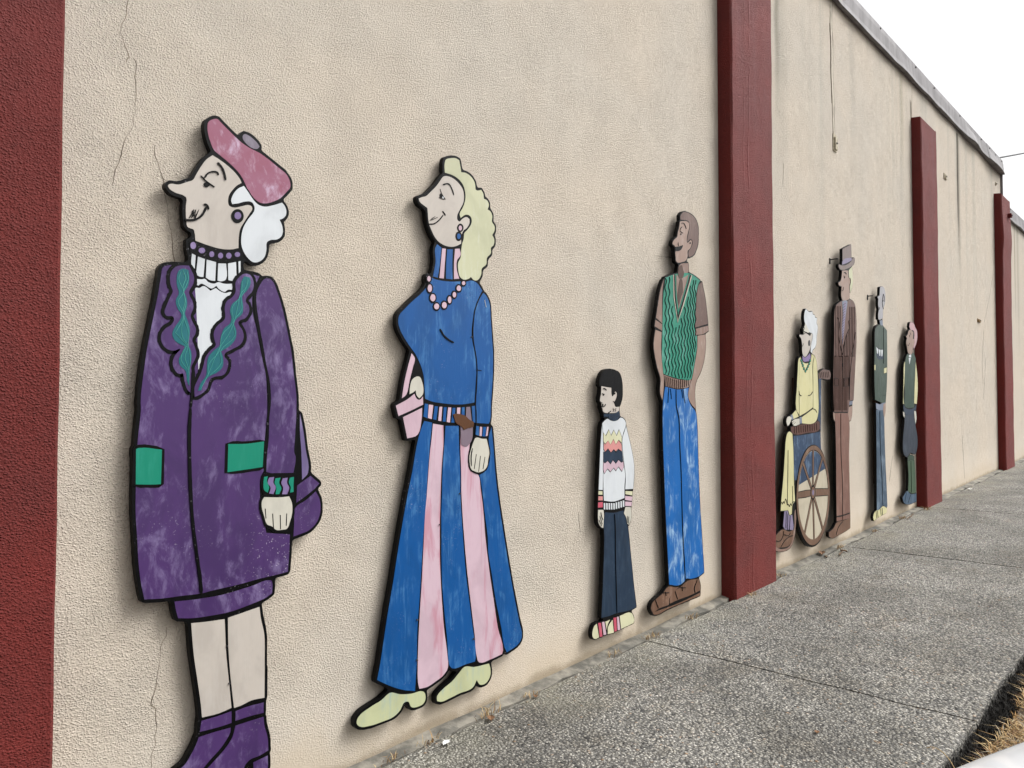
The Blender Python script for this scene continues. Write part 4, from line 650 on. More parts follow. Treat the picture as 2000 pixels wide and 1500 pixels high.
 ('S','pleat_line','ink',5,'trousers',3.8,0,None,'-280,2711 -298,2541'),
 ('S','pleat_line','ink',5,'trousers',3.8,0,None,'-240,2703 -221,2584'),
 ('S','pleat_line','ink',5,'trousers',3.8,0,None,'6,2699 37,2596'),
 ('S','pleat_line','ink',5,'trousers',3.8,0,None,'38,2705 84,2537'),
 ('P','shoe','shoebr',1,None,0.0,0,None,'-314,443 -145,409 -72,401 -200,358 -289,299 -304,237 -498,237 -641,224 -674,271 -649,316 -548,356 -428,389'),
 ('P','shoe','shoebr',1,None,0.0,0,None,'-36,395 114,437 384,421 422,336 421,277 188,260 -111,257 -281,247 -272,305 -182,364'),
 ('P','sole','shoebr',1,None,0.0,0,None,'-641,218 -273,214 36,222 421,250 411,215 36,206 -326,195 -600,185'),
 ('S','shoe_line','ink',5,None,5.8,0,None,'-421,398 -299,376'),
 ('S','shoe_line','ink',5,None,5.8,0,None,'-369,398 -361,350'),
 ('S','shoe_line','ink',5,None,5.8,0,None,'-56,395 74,368'),
 ('S','shoe_line','ink',5,None,5.8,0,None,'-10,392 -1,343'),
 ('S','shoe_line','ink',5,None,5.8,0,None,'-583,345 -525,244'),
 ('S','shoe_line','ink',5,None,5.8,0,None,'-165,367 -112,268'),
 ('S','shoe_line','ink',5,None,5.8,0,None,'303,377 273,323 288,272'),
 ('S','shoe_line','ink',5,None,5.8,0,None,'343,419 303,367'),
])
FIGURES['K'] = dict(x=3.324, off=0.052, panel='-63,195 -29,194 3,202 87,202 111,206 151,206 171,210 219,210 247,214 299,214 341,220 348,225 351,234 350,284 338,313 309,347 306,357 310,363 317,368 394,379 398,383 399,394 348,651 280,1063 262,1185 246,1262 250,1271 270,1283 286,1303 299,1326 306,1355 307,1430 304,1457 314,1479 318,1495 328,1577 346,1671 363,1778 363,1810 367,1838 367,1886 362,1937 354,1980 342,2024 299,2149 217,2351 213,2388 196,2411 178,2424 154,2436 120,2443 110,2448 105,2455 93,2503 91,2526 93,2540 97,2548 114,2567 143,2622 150,2643 155,2674 155,2769 150,2804 139,2849 126,2876 110,2897 94,2912 70,2924 7,2938 -13,2941 -81,2946 -128,2941 -179,2928 -212,2905 -228,2889 -243,2868 -260,2837 -268,2805 -267,2767 -262,2761 -247,2751 -242,2741 -246,2695 -264,2641 -264,2603 -260,2595 -245,2578 -242,2569 -239,2540 -226,2520 -215,2495 -204,2479 -198,2444 -195,2440 -179,2431 -175,2425 -177,2418 -181,2414 -215,2392 -221,2386 -235,2356 -240,2329 -252,2233 -269,2070 -269,2038 -277,1962 -277,1930 -280,1909 -285,1826 -289,1802 -289,1774 -293,1750 -293,1694 -297,1666 -297,1602 -301,1574 -301,1522 -309,1454 -304,1383 -299,1363 -291,1347 -251,1307 -214,1296 -207,1291 -202,1284 -201,1274 -201,1242 -197,1214 -197,1118 -201,1090 -201,1042 -205,1018 -205,978 -209,954 -209,918 -213,894 -213,858 -217,834 -217,802 -221,778 -221,750 -229,674 -229,646 -232,625 -237,550 -249,430 -247,395 -243,391 -221,385 -217,381 -215,375 -219,368 -230,363 -265,362 -301,366 -344,361 -365,354 -384,337 -395,320 -403,296 -405,282 -404,246 -399,231 -384,211 -374,205 -359,199 -313,198 -269,202 -237,198 -197,206 -169,202 -125,202', parts=[
 ('P','hair','hairblk',1,None,0.0,0,None,'-128,2931 -60,2936 26,2923 87,2903 126,2848 143,2782 147,2706 138,2640 111,2589 85,2553 24,2554 2,2564 -2,2594 33,2624 50,2664 42,2695 25,2709 -6,2694 -32,2659 -53,2678 -52,2748 -137,2757 -229,2765 -262,2769 -253,2823 -220,2878 -178,2914'),
 ('P','face','skin_grey',2,None,4.0,0,None,'-233,2760 -148,2752 -59,2746 -57,2683 -43,2654 -17,2669 9,2709 35,2694 35,2654 9,2614 -17,2596 -4,2574 8,2551 82,2548 82,2508 21,2486 -99,2482 -158,2484 -204,2500 -216,2529 -232,2549 -232,2583 -257,2608 -252,2642 -240,2676'),
 ('S','eyebrow','ink',5,'face',5.0,0,None,'-209,2731 -184,2736 -146,2719'),
 ('S','eyelid','ink',5,'face',3.0,0,None,'-222,2686 -205,2679 -180,2677'),
 ('P','pupil','ink',4,'face',0.0,0,None,'-189,2670 -190,2666 -193,2664 -198,2662 -204,2662 -209,2664 -212,2666 -214,2669 -212,2672 -209,2675 -204,2677 -198,2677 -193,2675 -190,2673'),
 ('S','mouth','ink',5,'face',4.5,0,None,'-240,2556 -206,2548 -177,2559 -164,2576'),
 ('P','scribble','ink',4,'face',0.0,0,None,'-203,2567 -204,2562 -207,2557 -211,2555 -216,2555 -220,2557 -223,2562 -224,2567 -223,2573 -220,2577 -216,2580 -211,2580 -207,2577 -204,2573'),
 ('S','nose_line','ink',5,'face',3.5,0,None,'-259,2603 -243,2590 -222,2589'),
 ('S','jaw_line','ink',5,'face',4.5,0,None,'-122,2484 -97,2492 -70,2505'),
 ('P','ear_hole','ink',4,'face',0.0,0,None,'9,2685 5,2681 1,2677 -4,2676 -7,2677 -8,2680 -7,2684 -5,2688 -1,2692 4,2696 8,2697 11,2696 12,2693 12,2689'),
 ('S','scribble','ink',5,'face',1.5,1,None,'-46,2523 -24,2529 -20,2514 -36,2498 -16,2504'),
 ('S','scribble','ink',5,'face',1.5,1,None,'32,2527 10,2528 1,2516 19,2511 1,2496'),
 ('S','lobe_line','ink',5,'face',3.5,0,None,'-30,2606 -20,2598 -2,2601'),
 ('P','collar','navy',2,None,0.0,0,None,'-191,2476 -99,2474 4,2478 82,2500 97,2450 38,2408 -23,2401 -91,2422 -120,2440 -191,2448'),
 ('S','rib_line','greyb',5,'collar',1.7,0,None,'-106,2467 -94,2423'),
 ('S','rib_line','greyb',5,'collar',1.7,0,None,'-84,2469 -73,2423'),
 ('S','rib_line','greyb',5,'collar',1.7,0,None,'-63,2471 -52,2423'),
 ('S','rib_line','greyb',5,'collar',1.7,0,None,'-42,2474 -30,2414'),
 ('S','rib_line','greyb',5,'collar',1.7,0,None,'-20,2476 -9,2413'),
 ('S','rib_line','greyb',5,'collar',1.7,0,None,'1,2478 13,2413'),
 ('S','rib_line','greyb',5,'collar',1.7,0,None,'23,2481 35,2429'),
 ('S','rib_line','greyb',5,'collar',1.7,0,None,'44,2483 56,2436'),
 ('S','rib_line','greyb',5,'collar',1.7,0,None,'66,2485 78,2442'),
 ('P','sweater','white',1,None,0.0,0,None,'-217,2378 -124,2423 -87,2409 -22,2396 60,2407 113,2433 203,2384 203,2344 157,2267 134,2181 148,2050 177,1918 192,1830 176,1701 175,1579 84,1566 -20,1558 -193,1582 -202,1730 -204,2066 -206,2276'),
 ('P','sleeve','white',2,None,3.0,0,None,'208,2340 239,2265 300,2113 353,1934 357,1819 335,1662 188,1669 197,1812 175,1927 146,2085 139,2206 178,2284'),
 ('P','sleeve','white',2,None,3.0,0,None,'-226,2352 -212,2285 -207,1982 -216,1693 -286,1703 -271,1902 -251,2152 -237,2277'),
 ('P','zigzag_band','yellow',3,'sweater',3.8,1,None,'-200,2280 -158,2245 -107,2308 -67,2243 -19,2301 32,2240 77,2303 122,2229 126,2164 69,2200 17,2155 -27,2212 -79,2154 -122,2198 -173,2166 -201,2192'),
 ('P','zigzag_band','salmon',3,'sweater',3.8,1,None,'-194,2175 -173,2157 -122,2194 -79,2150 -27,2203 17,2150 69,2191 121,2146 125,2077 61,2106 16,2082 -21,2105 -72,2073 -123,2117 -173,2086 -197,2116'),
 ('P','zigzag_band','navy',3,'sweater',3.8,1,None,'-202,2083 -173,2077 -123,2105 -72,2068 -21,2092 16,2064 68,2092 128,2068 143,1972 112,1965 60,1994 15,1957 -36,1997 -80,1958 -131,1993 -181,1971 -202,1990'),
 ('P','zigzag_band','pink',3,'sweater',3.8,1,None,'-202,1978 -181,1962 -131,1985 -80,1948 -36,1987 15,1947 64,1986 112,1955 155,1963 157,1910 127,1865 63,1920 15,1880 -22,1912 -84,1874 -131,1910 -189,1863 -205,1906'),
 ('P','cuff_band','yellow',1,None,0.0,1,None,'194,1651 329,1636 321,1593 193,1617'),
 ('P','cuff_band','pink',1,None,0.0,1,None,'190,1600 321,1580 313,1534 187,1556'),
 ('P','cuff_band','pink',1,None,0.0,1,None,'190,1539 313,1523 305,1480 186,1493'),
 ('P','cuff_band','yellow',1,None,0.0,1,None,'-284,1690 -218,1681 -218,1646 -288,1653'),
 ('P','cuff_band','salmon',1,None,0.0,1,None,'-288,1637 -214,1630 -214,1588 -289,1595'),
 ('P','cuff_band','crimson',1,None,0.0,1,None,'-292,1574 -214,1572 -215,1517 -295,1521'),
 ('P','hem_rib','white',1,None,0.0,1,None,'-196,1559 -170,1555 -171,1489 -195,1494'),
 ('P','hem_rib','white',1,None,0.0,1,None,'-155,1555 -129,1551 -129,1485 -153,1490'),
 ('P','hem_rib','white',1,None,0.0,1,None,'-113,1551 -87,1547 -87,1481 -112,1486'),
 ('P','hem_rib','white',1,None,0.0,1,None,'-71,1547 -45,1543 -45,1477 -70,1482'),
 ('P','hem_rib','white',1,None,0.0,1,None,'-29,1543 -2,1539 -3,1473 -27,1478'),
 ('P','hem_rib','white',1,None,0.0,1,None,'14,1546 41,1542 40,1475 15,1480'),
 ('P','hem_rib','white',1,None,0.0,1,None,'57,1549 84,1545 84,1478 58,1483'),
 ('P','hem_rib','white',1,None,0.0,1,None,'101,1552 128,1548 127,1481 102,1486'),
 ('P','hem_rib','white',1,None,0.0,1,None,'144,1555 172,1551 171,1483 145,1488'),
 ('P','trousers','navy',1,None,0.0,0,None,'-178,1463 -18,1441 156,1449 209,1332 244,1227 269,1071 313,810 347,600 392,388 309,378 166,381 27,393 -109,390 -242,398 -224,602 -203,890 -188,1180 -195,1376'),
 ('S','seam','ink',5,'trousers',4.0,0,None,'-13,1427 -2,1336 4,958 26,399'),
 ('P','hand','skin_pale',2,None,3.0,0,None,'-295,1499 -205,1490 -197,1445 -202,1377 -209,1305 -247,1319 -288,1367 -299,1436'),
 ('P','hand','skin_pale',2,None,3.0,0,None,'190,1481 288,1472 300,1414 293,1343 260,1286 227,1300 206,1363 162,1418'),
 ('S','finger_line','ink',5,'hand',3.5,0,None,'-253,1471 -237,1420 -216,1389'),
 ('S','finger_line','ink',5,'hand',3.5,0,None,'-270,1434 -229,1347'),
 ('S','finger_line','ink',5,'hand',3.5,0,None,'-286,1397 -237,1328'),
 ('S','finger_line','ink',5,'hand',3.5,0,None,'221,1382 226,1311'),
 ('S','finger_line','ink',5,'hand',3.5,0,None,'248,1374 247,1298'),
 ('P','shoe_panel','yellow',1,None,0.0,0,None,'-372,333 -323,356 -308,300 -284,209 -364,212 -396,253'),
 ('P','shoe_panel','crimson',1,None,0.0,0,None,'-299,356 -250,351 -227,206 -272,211'),
 ('P','shoe_panel','pink',1,None,0.0,0,None,'-234,352 -193,349 -160,211 -207,216'),
 ('P','shoe_panel','yellow',1,None,0.0,0,None,'-176,345 -93,348 -135,308 -152,258'),
 ('P','shoe_panel','yellow',1,None,0.0,0,None,'-127,282 -50,339 -26,201 -135,210'),
 ('P','shoe_panel','crimson',1,None,0.0,0,None,'-33,356 18,350 26,210 -17,209'),
 ('P','shoe_panel','pink',1,None,0.0,0,None,'30,353 61,350 90,208 43,211'),
 ('P','shoe_panel','yellow',1,None,0.0,0,None,'78,353 300,339 345,254 335,226 104,213'),
])
FIGURES['W'] = dict(x=5.745, off=0.070, panel='276,214 291,213 407,213 501,230 558,249 614,273 689,318 754,370 814,430 857,482 893,534 933,606 962,673 985,742 1005,822 1010,850 1018,913 1019,964 1023,993 1023,1020 1019,1045 1018,1096 1006,1180 989,1255 966,1324 943,1381 921,1423 889,1479 849,1535 802,1592 776,1614 738,1652 692,1686 686,1696 683,1705 679,1745 679,1804 675,1829 675,1860 671,1885 671,1924 667,1952 668,1963 679,1985 683,2005 683,2064 687,2089 687,2144 691,2169 691,2228 695,2253 695,2312 699,2337 699,2396 703,2425 703,2480 707,2505 707,2560 711,2585 711,2644 715,2669 715,2728 720,2783 725,2790 736,2796 775,2800 799,2797 843,2796 867,2793 903,2792 927,2789 947,2789 975,2792 1042,2793 1078,2801 1098,2814 1111,2829 1117,2846 1122,2888 1119,2897 1102,2920 1085,2935 1066,2948 1035,2953 987,2953 959,2949 927,2949 877,2963 843,2968 800,2963 727,2940 627,2901 605,2891 588,2880 581,2880 575,2885 568,2914 558,2996 549,3035 543,3057 525,3095 490,3132 457,3159 445,3163 380,3174 373,3179 369,3188 388,3223 396,3232 416,3243 457,3258 477,3270 498,3286 514,3302 533,3330 549,3374 564,3463 572,3487 590,3525 601,3558 607,3589 606,3628 598,3640 570,3664 565,3674 567,3696 582,3734 582,3744 579,3753 570,3756 539,3757 510,3764 502,3772 496,3790 490,3796 451,3797 419,3805 411,3813 401,3835 393,3843 372,3844 294,3829 255,3829 216,3838 158,3860 143,3860 132,3856 88,3811 72,3775 63,3728 63,3701 68,3670 88,3634 89,3622 81,3602 69,3582 22,3545 17,3539 16,3522 32,3479 30,3469 21,3462 10,3458 -25,3453 -109,3452 -115,3450 -120,3444 -121,3425 -118,3412 -111,3407 -64,3382 -51,3363 -39,3335 -29,3284 -28,3198 -21,3169 -12,3147 -12,3142 -20,3124 -23,3090 -30,3081 -37,3079 -48,3082 -74,3112 -82,3115 -88,3115 -107,3106 -132,3103 -148,3096 -168,3071 -180,3047 -188,3008 -194,2950 -212,2844 -234,2678 -251,2598 -276,2503 -288,2420 -289,2405 -278,2340 -280,2324 -285,2316 -295,2310 -392,2267 -415,2254 -444,2252 -460,2248 -468,2243 -478,2233 -486,2230 -537,2228 -569,2221 -588,2211 -596,2204 -616,2184 -624,2167 -625,2137 -621,2121 -612,2106 -587,2079 -566,2078 -543,2082 -523,2090 -510,2098 -464,2144 -453,2150 -444,2146 -424,2118 -407,2099 -404,2089 -408,2083 -418,2077 -468,2068 -473,2065 -476,2057 -471,2021 -474,2013 -478,2009 -490,2005 -544,2003 -567,1995 -588,1980 -608,1959 -628,1927 -645,1888 -660,1839 -686,1670 -739,1374 -763,1266 -816,1059 -832,980 -845,896 -844,878 -841,873 -836,870 -793,868 -773,865 -742,864 -732,858 -727,851 -728,839 -768,664 -768,650 -760,629 -764,623 -771,618 -836,612 -880,603 -1009,561 -1047,542 -1068,528 -1106,490 -1128,472 -1132,464 -1132,458 -1128,450 -1103,419 -1100,412 -1103,402 -1116,384 -1116,374 -1112,366 -1033,337 -952,310 -904,302 -829,293 -777,289 -701,288 -673,285 -654,285 -539,302 -513,313 -446,346 -379,418 -343,494 -319,582 -300,687 -295,694 -286,698 -280,694 -275,687 -249,625 -228,582 -208,546 -168,486 -124,434 -48,358 28,302 76,274 123,253 202,228', parts=[
 ('P','hair','white',1,None,0.0,0,None,'142,3855 257,3819 391,3838 406,3793 491,3787 490,3753 575,3747 556,3665 596,3628 587,3546 557,3477 541,3383 512,3314 459,3271 391,3241 356,3186 306,3210 326,3317 378,3399 398,3480 331,3495 281,3511 183,3557 104,3629 73,3692 92,3798'),
 ('P','forehead','skin_pale',1,None,0.0,0,None,'104,3636 152,3607 281,3505 51,3469 20,3532 86,3589'),
 ('P','face','skin_grey',2,None,4.5,0,None,'47,3456 112,3480 210,3467 292,3453 327,3495 383,3479 358,3398 287,3262 202,3178 102,3121 22,3131 -18,3193 -22,3296 -51,3385 -114,3419 -113,3445 -34,3444'),
 ('S','spectacles','ink',5,'face',5.2,0,None,'-2,3507 101,3498 297,3475'),
 ('S','spectacles','ink',5,'face',3.9,0,None,'32,3584 63,3554 30,3513 5,3543 32,3584'),
 ('S','mouth','ink',5,'face',3.9,0,None,'-41,3267 -2,3284 18,3318'),
 ('P','earring','greyd',4,'face',2.6,0,None,'284,3340 280,3322 270,3307 255,3299 239,3298 224,3305 215,3318 212,3336 216,3354 226,3368 241,3377 257,3378 272,3371 281,3358'),
 ('P','scarf','lilac',2,None,0.0,0,None,'-10,3129 70,3107 185,3138 268,3182 300,3131 282,3077 166,3053 36,3047 -12,3077'),
 ('P','dress','creamy',1,None,0.0,0,None,'-86,3113 -40,3063 104,3018 303,3078 339,3172 456,3151 386,3055 377,2738 383,2355 116,2278 -141,2222 -141,2471 -160,2726 -121,2983'),
 ('P','sleeve','creamy',2,None,3.2,0,None,'-148,3084 -107,3099 -144,2854 -165,2662 -160,2242 -267,2331 -228,2661 -190,2916'),
 ('P','sleeve','creamy',2,None,3.9,0,None,'452,3151 518,3087 564,2876 588,2542 581,2275 509,2156 372,2105 -53,2112 -66,2202 112,2252 378,2329 390,2738 398,3029'),
 ('P','bead','green',4,'dress',3.2,0,None,'-36,3057 -39,3049 -46,3043 -56,3040 -68,3039 -78,3042 -85,3047 -87,3055 -84,3062 -77,3068 -67,3072 -55,3072 -45,3070 -38,3064'),
 ('P','bead','green',4,'dress',3.2,0,None,'-5,3019 -8,3012 -15,3006 -25,3002 -37,3002 -47,3005 -54,3010 -56,3017 -53,3025 -46,3031 -36,3035 -24,3035 -14,3032 -7,3027'),
 ('P','bead','green',4,'dress',3.2,0,None,'26,2982 23,2975 16,2968 6,2965 -6,2964 -16,2967 -23,2973 -25,2980 -22,2987 -15,2993 -5,2997 7,2998 17,2995 24,2989'),
 ('P','bead','green',4,'dress',3.2,0,None,'64,2938 61,2931 54,2924 43,2921 32,2920 21,2923 14,2929 12,2936 15,2944 22,2950 33,2953 44,2954 54,2951 61,2945'),
 ('P','bead','green',4,'dress',3.2,0,None,'118,2904 115,2896 108,2890 97,2886 86,2886 75,2889 68,2895 66,2902 69,2909 76,2915 87,2919 98,2919 108,2916 116,2911'),
 ('P','bead','green',4,'dress',3.2,0,None,'174,2939 172,2932 164,2926 154,2922 142,2922 132,2925 124,2930 122,2937 125,2945 132,2951 143,2955 154,2955 165,2952 172,2947'),
 ('P','bead','green',4,'dress',3.2,0,None,'222,2980 219,2973 211,2967 201,2963 189,2962 178,2965 171,2971 169,2978 172,2986 179,2992 190,2996 202,2996 212,2993 219,2987'),
 ('P','bead','green',4,'dress',3.2,0,None,'266,3024 263,3016 255,3010 245,3006 233,3006 222,3009 215,3014 213,3022 216,3029 223,3035 234,3039 246,3040 256,3037 263,3031'),
 ('P','bead','green',4,'dress',3.2,0,None,'300,3071 297,3064 290,3057 279,3054 267,3053 257,3056 250,3062 247,3069 250,3077 257,3083 268,3087 280,3087 291,3084 298,3079'),
 ('S','fold_line','ink',5,'dress',5.2,0,None,'-163,2598 -142,2547 -70,2523'),
 ('S','fold_line','ink',5,'dress',5.2,0,None,'172,2531 288,2546 356,2592'),
 ('S','fold_line','ink',5,'sleeve',5.2,0,None,'366,2329 467,2309 517,2269'),
 ('P','cuff','creamy',1,None,0.0,0,None,'-403,2250 -264,2312 -173,2216 -359,2180'),
 ('P','cuff','greyb',1,None,0.0,0,None,'-464,2238 -404,2244 -359,2180 -421,2169'),
 ('P','cuff','greyb',3,None,0.0,0,None,'-143,2203 -70,2209 -63,2113 -127,2107'),
 ('P','hand','skin_pale',3,None,4.8,0,None,'-432,2143 -337,2173 -151,2186 -146,2100 -377,2088'),
 ('P','hand','skin_pale',3,None,0.0,0,None,'-598,2192 -505,2222 -431,2198 -469,2152 -526,2099 -582,2084 -618,2139'),
 ('S','finger_line','ink',5,'hand',4.0,0,None,'-421,2120 -345,2150'),
 ('S','finger_line','ink',5,'hand',4.0,0,None,'-392,2096 -299,2134'),
 ('P','armrest','redbr',2,None,4.0,0,None,'-468,2059 -373,2072 16,2097 424,2106 552,2137 637,2110 634,2011 505,1973 173,1965 -338,1955 -451,1997'),
 ('S','rib_line','ink',5,'armrest',3.2,0,None,'-347,2067 -342,1968'),
 ('S','rib_line','ink',5,'armrest',3.2,0,None,'-267,2070 -261,1970'),
 ('S','rib_line','ink',5,'armrest',3.2,0,None,'-185,2074 -180,1973'),
 ('S','rib_line','ink',5,'armrest',3.2,0,None,'-103,2077 -98,1975'),
 ('S','rib_line','ink',5,'armrest',3.2,0,None,'-20,2080 -15,1978'),
 ('S','rib_line','ink',5,'armrest',3.2,0,None,'63,2083 69,1981'),
 ('S','rib_line','ink',5,'armrest',3.2,0,None,'148,2086 153,1983'),
 ('S','rib_line','ink',5,'armrest',3.2,0,None,'234,2090 239,1986'),
 ('S','rib_line','ink',5,'armrest',3.2,0,None,'320,2093 326,1989'),
 ('S','rib_line','ink',5,'armrest',3.2,0,None,'408,2096 413,1992'),
 ('S','rib_line','ink',5,'armrest',3.2,0,None,'496,2100 502,1994'),
 ('P','chair_seat','denim',1,None,0.0,0,None,'-373,1932 -142,1934 341,1952 658,1969 670,1612 621,1416 511,1299 240,1285 -120,1278 -351,1279 -364,1536'),
 ('P','chair_post','denim',1,None,0.0,0,None,'617,2797 711,2806 672,1977 556,2136 605,2343'),
 ('P','push_handle','brown',2,None,0.0,0,None,'598,2877 704,2920 846,2959 917,2941 1062,2939 1115,2892 1095,2823 985,2799 771,2807 613,2797'),
 ('S','rib_line','ink',5,'push_handle',3.2,0,None,'656,2898 681,2818'),
 ('S','rib_line','ink',5,'push_handle',3.2,0,None,'726,2905 751,2820'),
 ('S','rib_line','ink',5,'push_handle',3.2,0,None,'796,2911 822,2822'),
 ('S','rib_line','ink',5,'push_handle',3.2,0,None,'868,2917 893,2824'),
 ('S','rib_line','ink',5,'push_handle',3.2,0,None,'939,2924 965,2826'),
 ('S','rib_line','ink',5,'push_handle',3.2,0,None,'1012,2930 1038,2828'),
 ('P','skirt','creamy',1,None,0.0,0,None,'-577,1977 -503,1998 -410,1965 -379,1692 -371,1257 -340,975 -436,922 -457,801 -532,786 -586,860 -659,868 -839,878 -818,1004 -739,1329 -676,1675 -635,1887'),
 ('S','hem_line','ink',5,'skirt',4.0,1,None,'-851,1000 -815,1004 -787,971 -750,1006 -726,973 -677,1037 -641,1003 -617,940 -580,952 -544,910 -506,953 -470,919 -431,969 -374,971'),
 ('S','fold_line','ink',5,'skirt',3.2,0,None,'-572,1731 -588,1395 -614,940'),
 ('S','fold_line','ink',5,'skirt',3.2,0,None,'-425,1200 -431,953'),
 ('P','sock','lilacg',1,None,0.0,1,None,'-714,858 -604,862 -551,780 -439,784 -398,610 -415,558 -702,600 -762,652'),
 ('P','shoe','shoebr',1,None,0.0,0,None,'-1057,523 -969,564 -774,608 -557,552 -388,563 -409,473 -524,365 -851,363 -1060,399 -1127,459'),
 ('S','shoe_line','ink',5,None,4.0,0,None,'-1072,489 -863,462 -773,518 -753,584'),
 ('S','shoe_line','ink',5,None,4.0,0,None,'-847,371 -757,426 -573,479 -424,483'),
 ('S','shoe_line','ink',5,None,3.2,0,None,'-754,539 -573,501 -517,533'),
 ('S','rib_line','ink',5,'sock',3.2,0,None,'-656,853 -673,612'),
 ('S','rib_line','ink',5,'sock',3.2,0,None,'-602,817 -615,590'),
 ('S','rib_line','ink',5,'sock',3.2,0,None,'-522,778 -553,575'),
 ('P','footrest','brownl',1,None,0.0,0,None,'-1112,376 -887,308 -450,355 -309,678 -317,849 -355,822 -367,638 -448,416 -543,344 -851,341 -1094,396'),
])
FIGURES['W']['wheel'] = (0.1731, 0.5018, 0.3337, 0.3925, 0.1598, 0.5224)
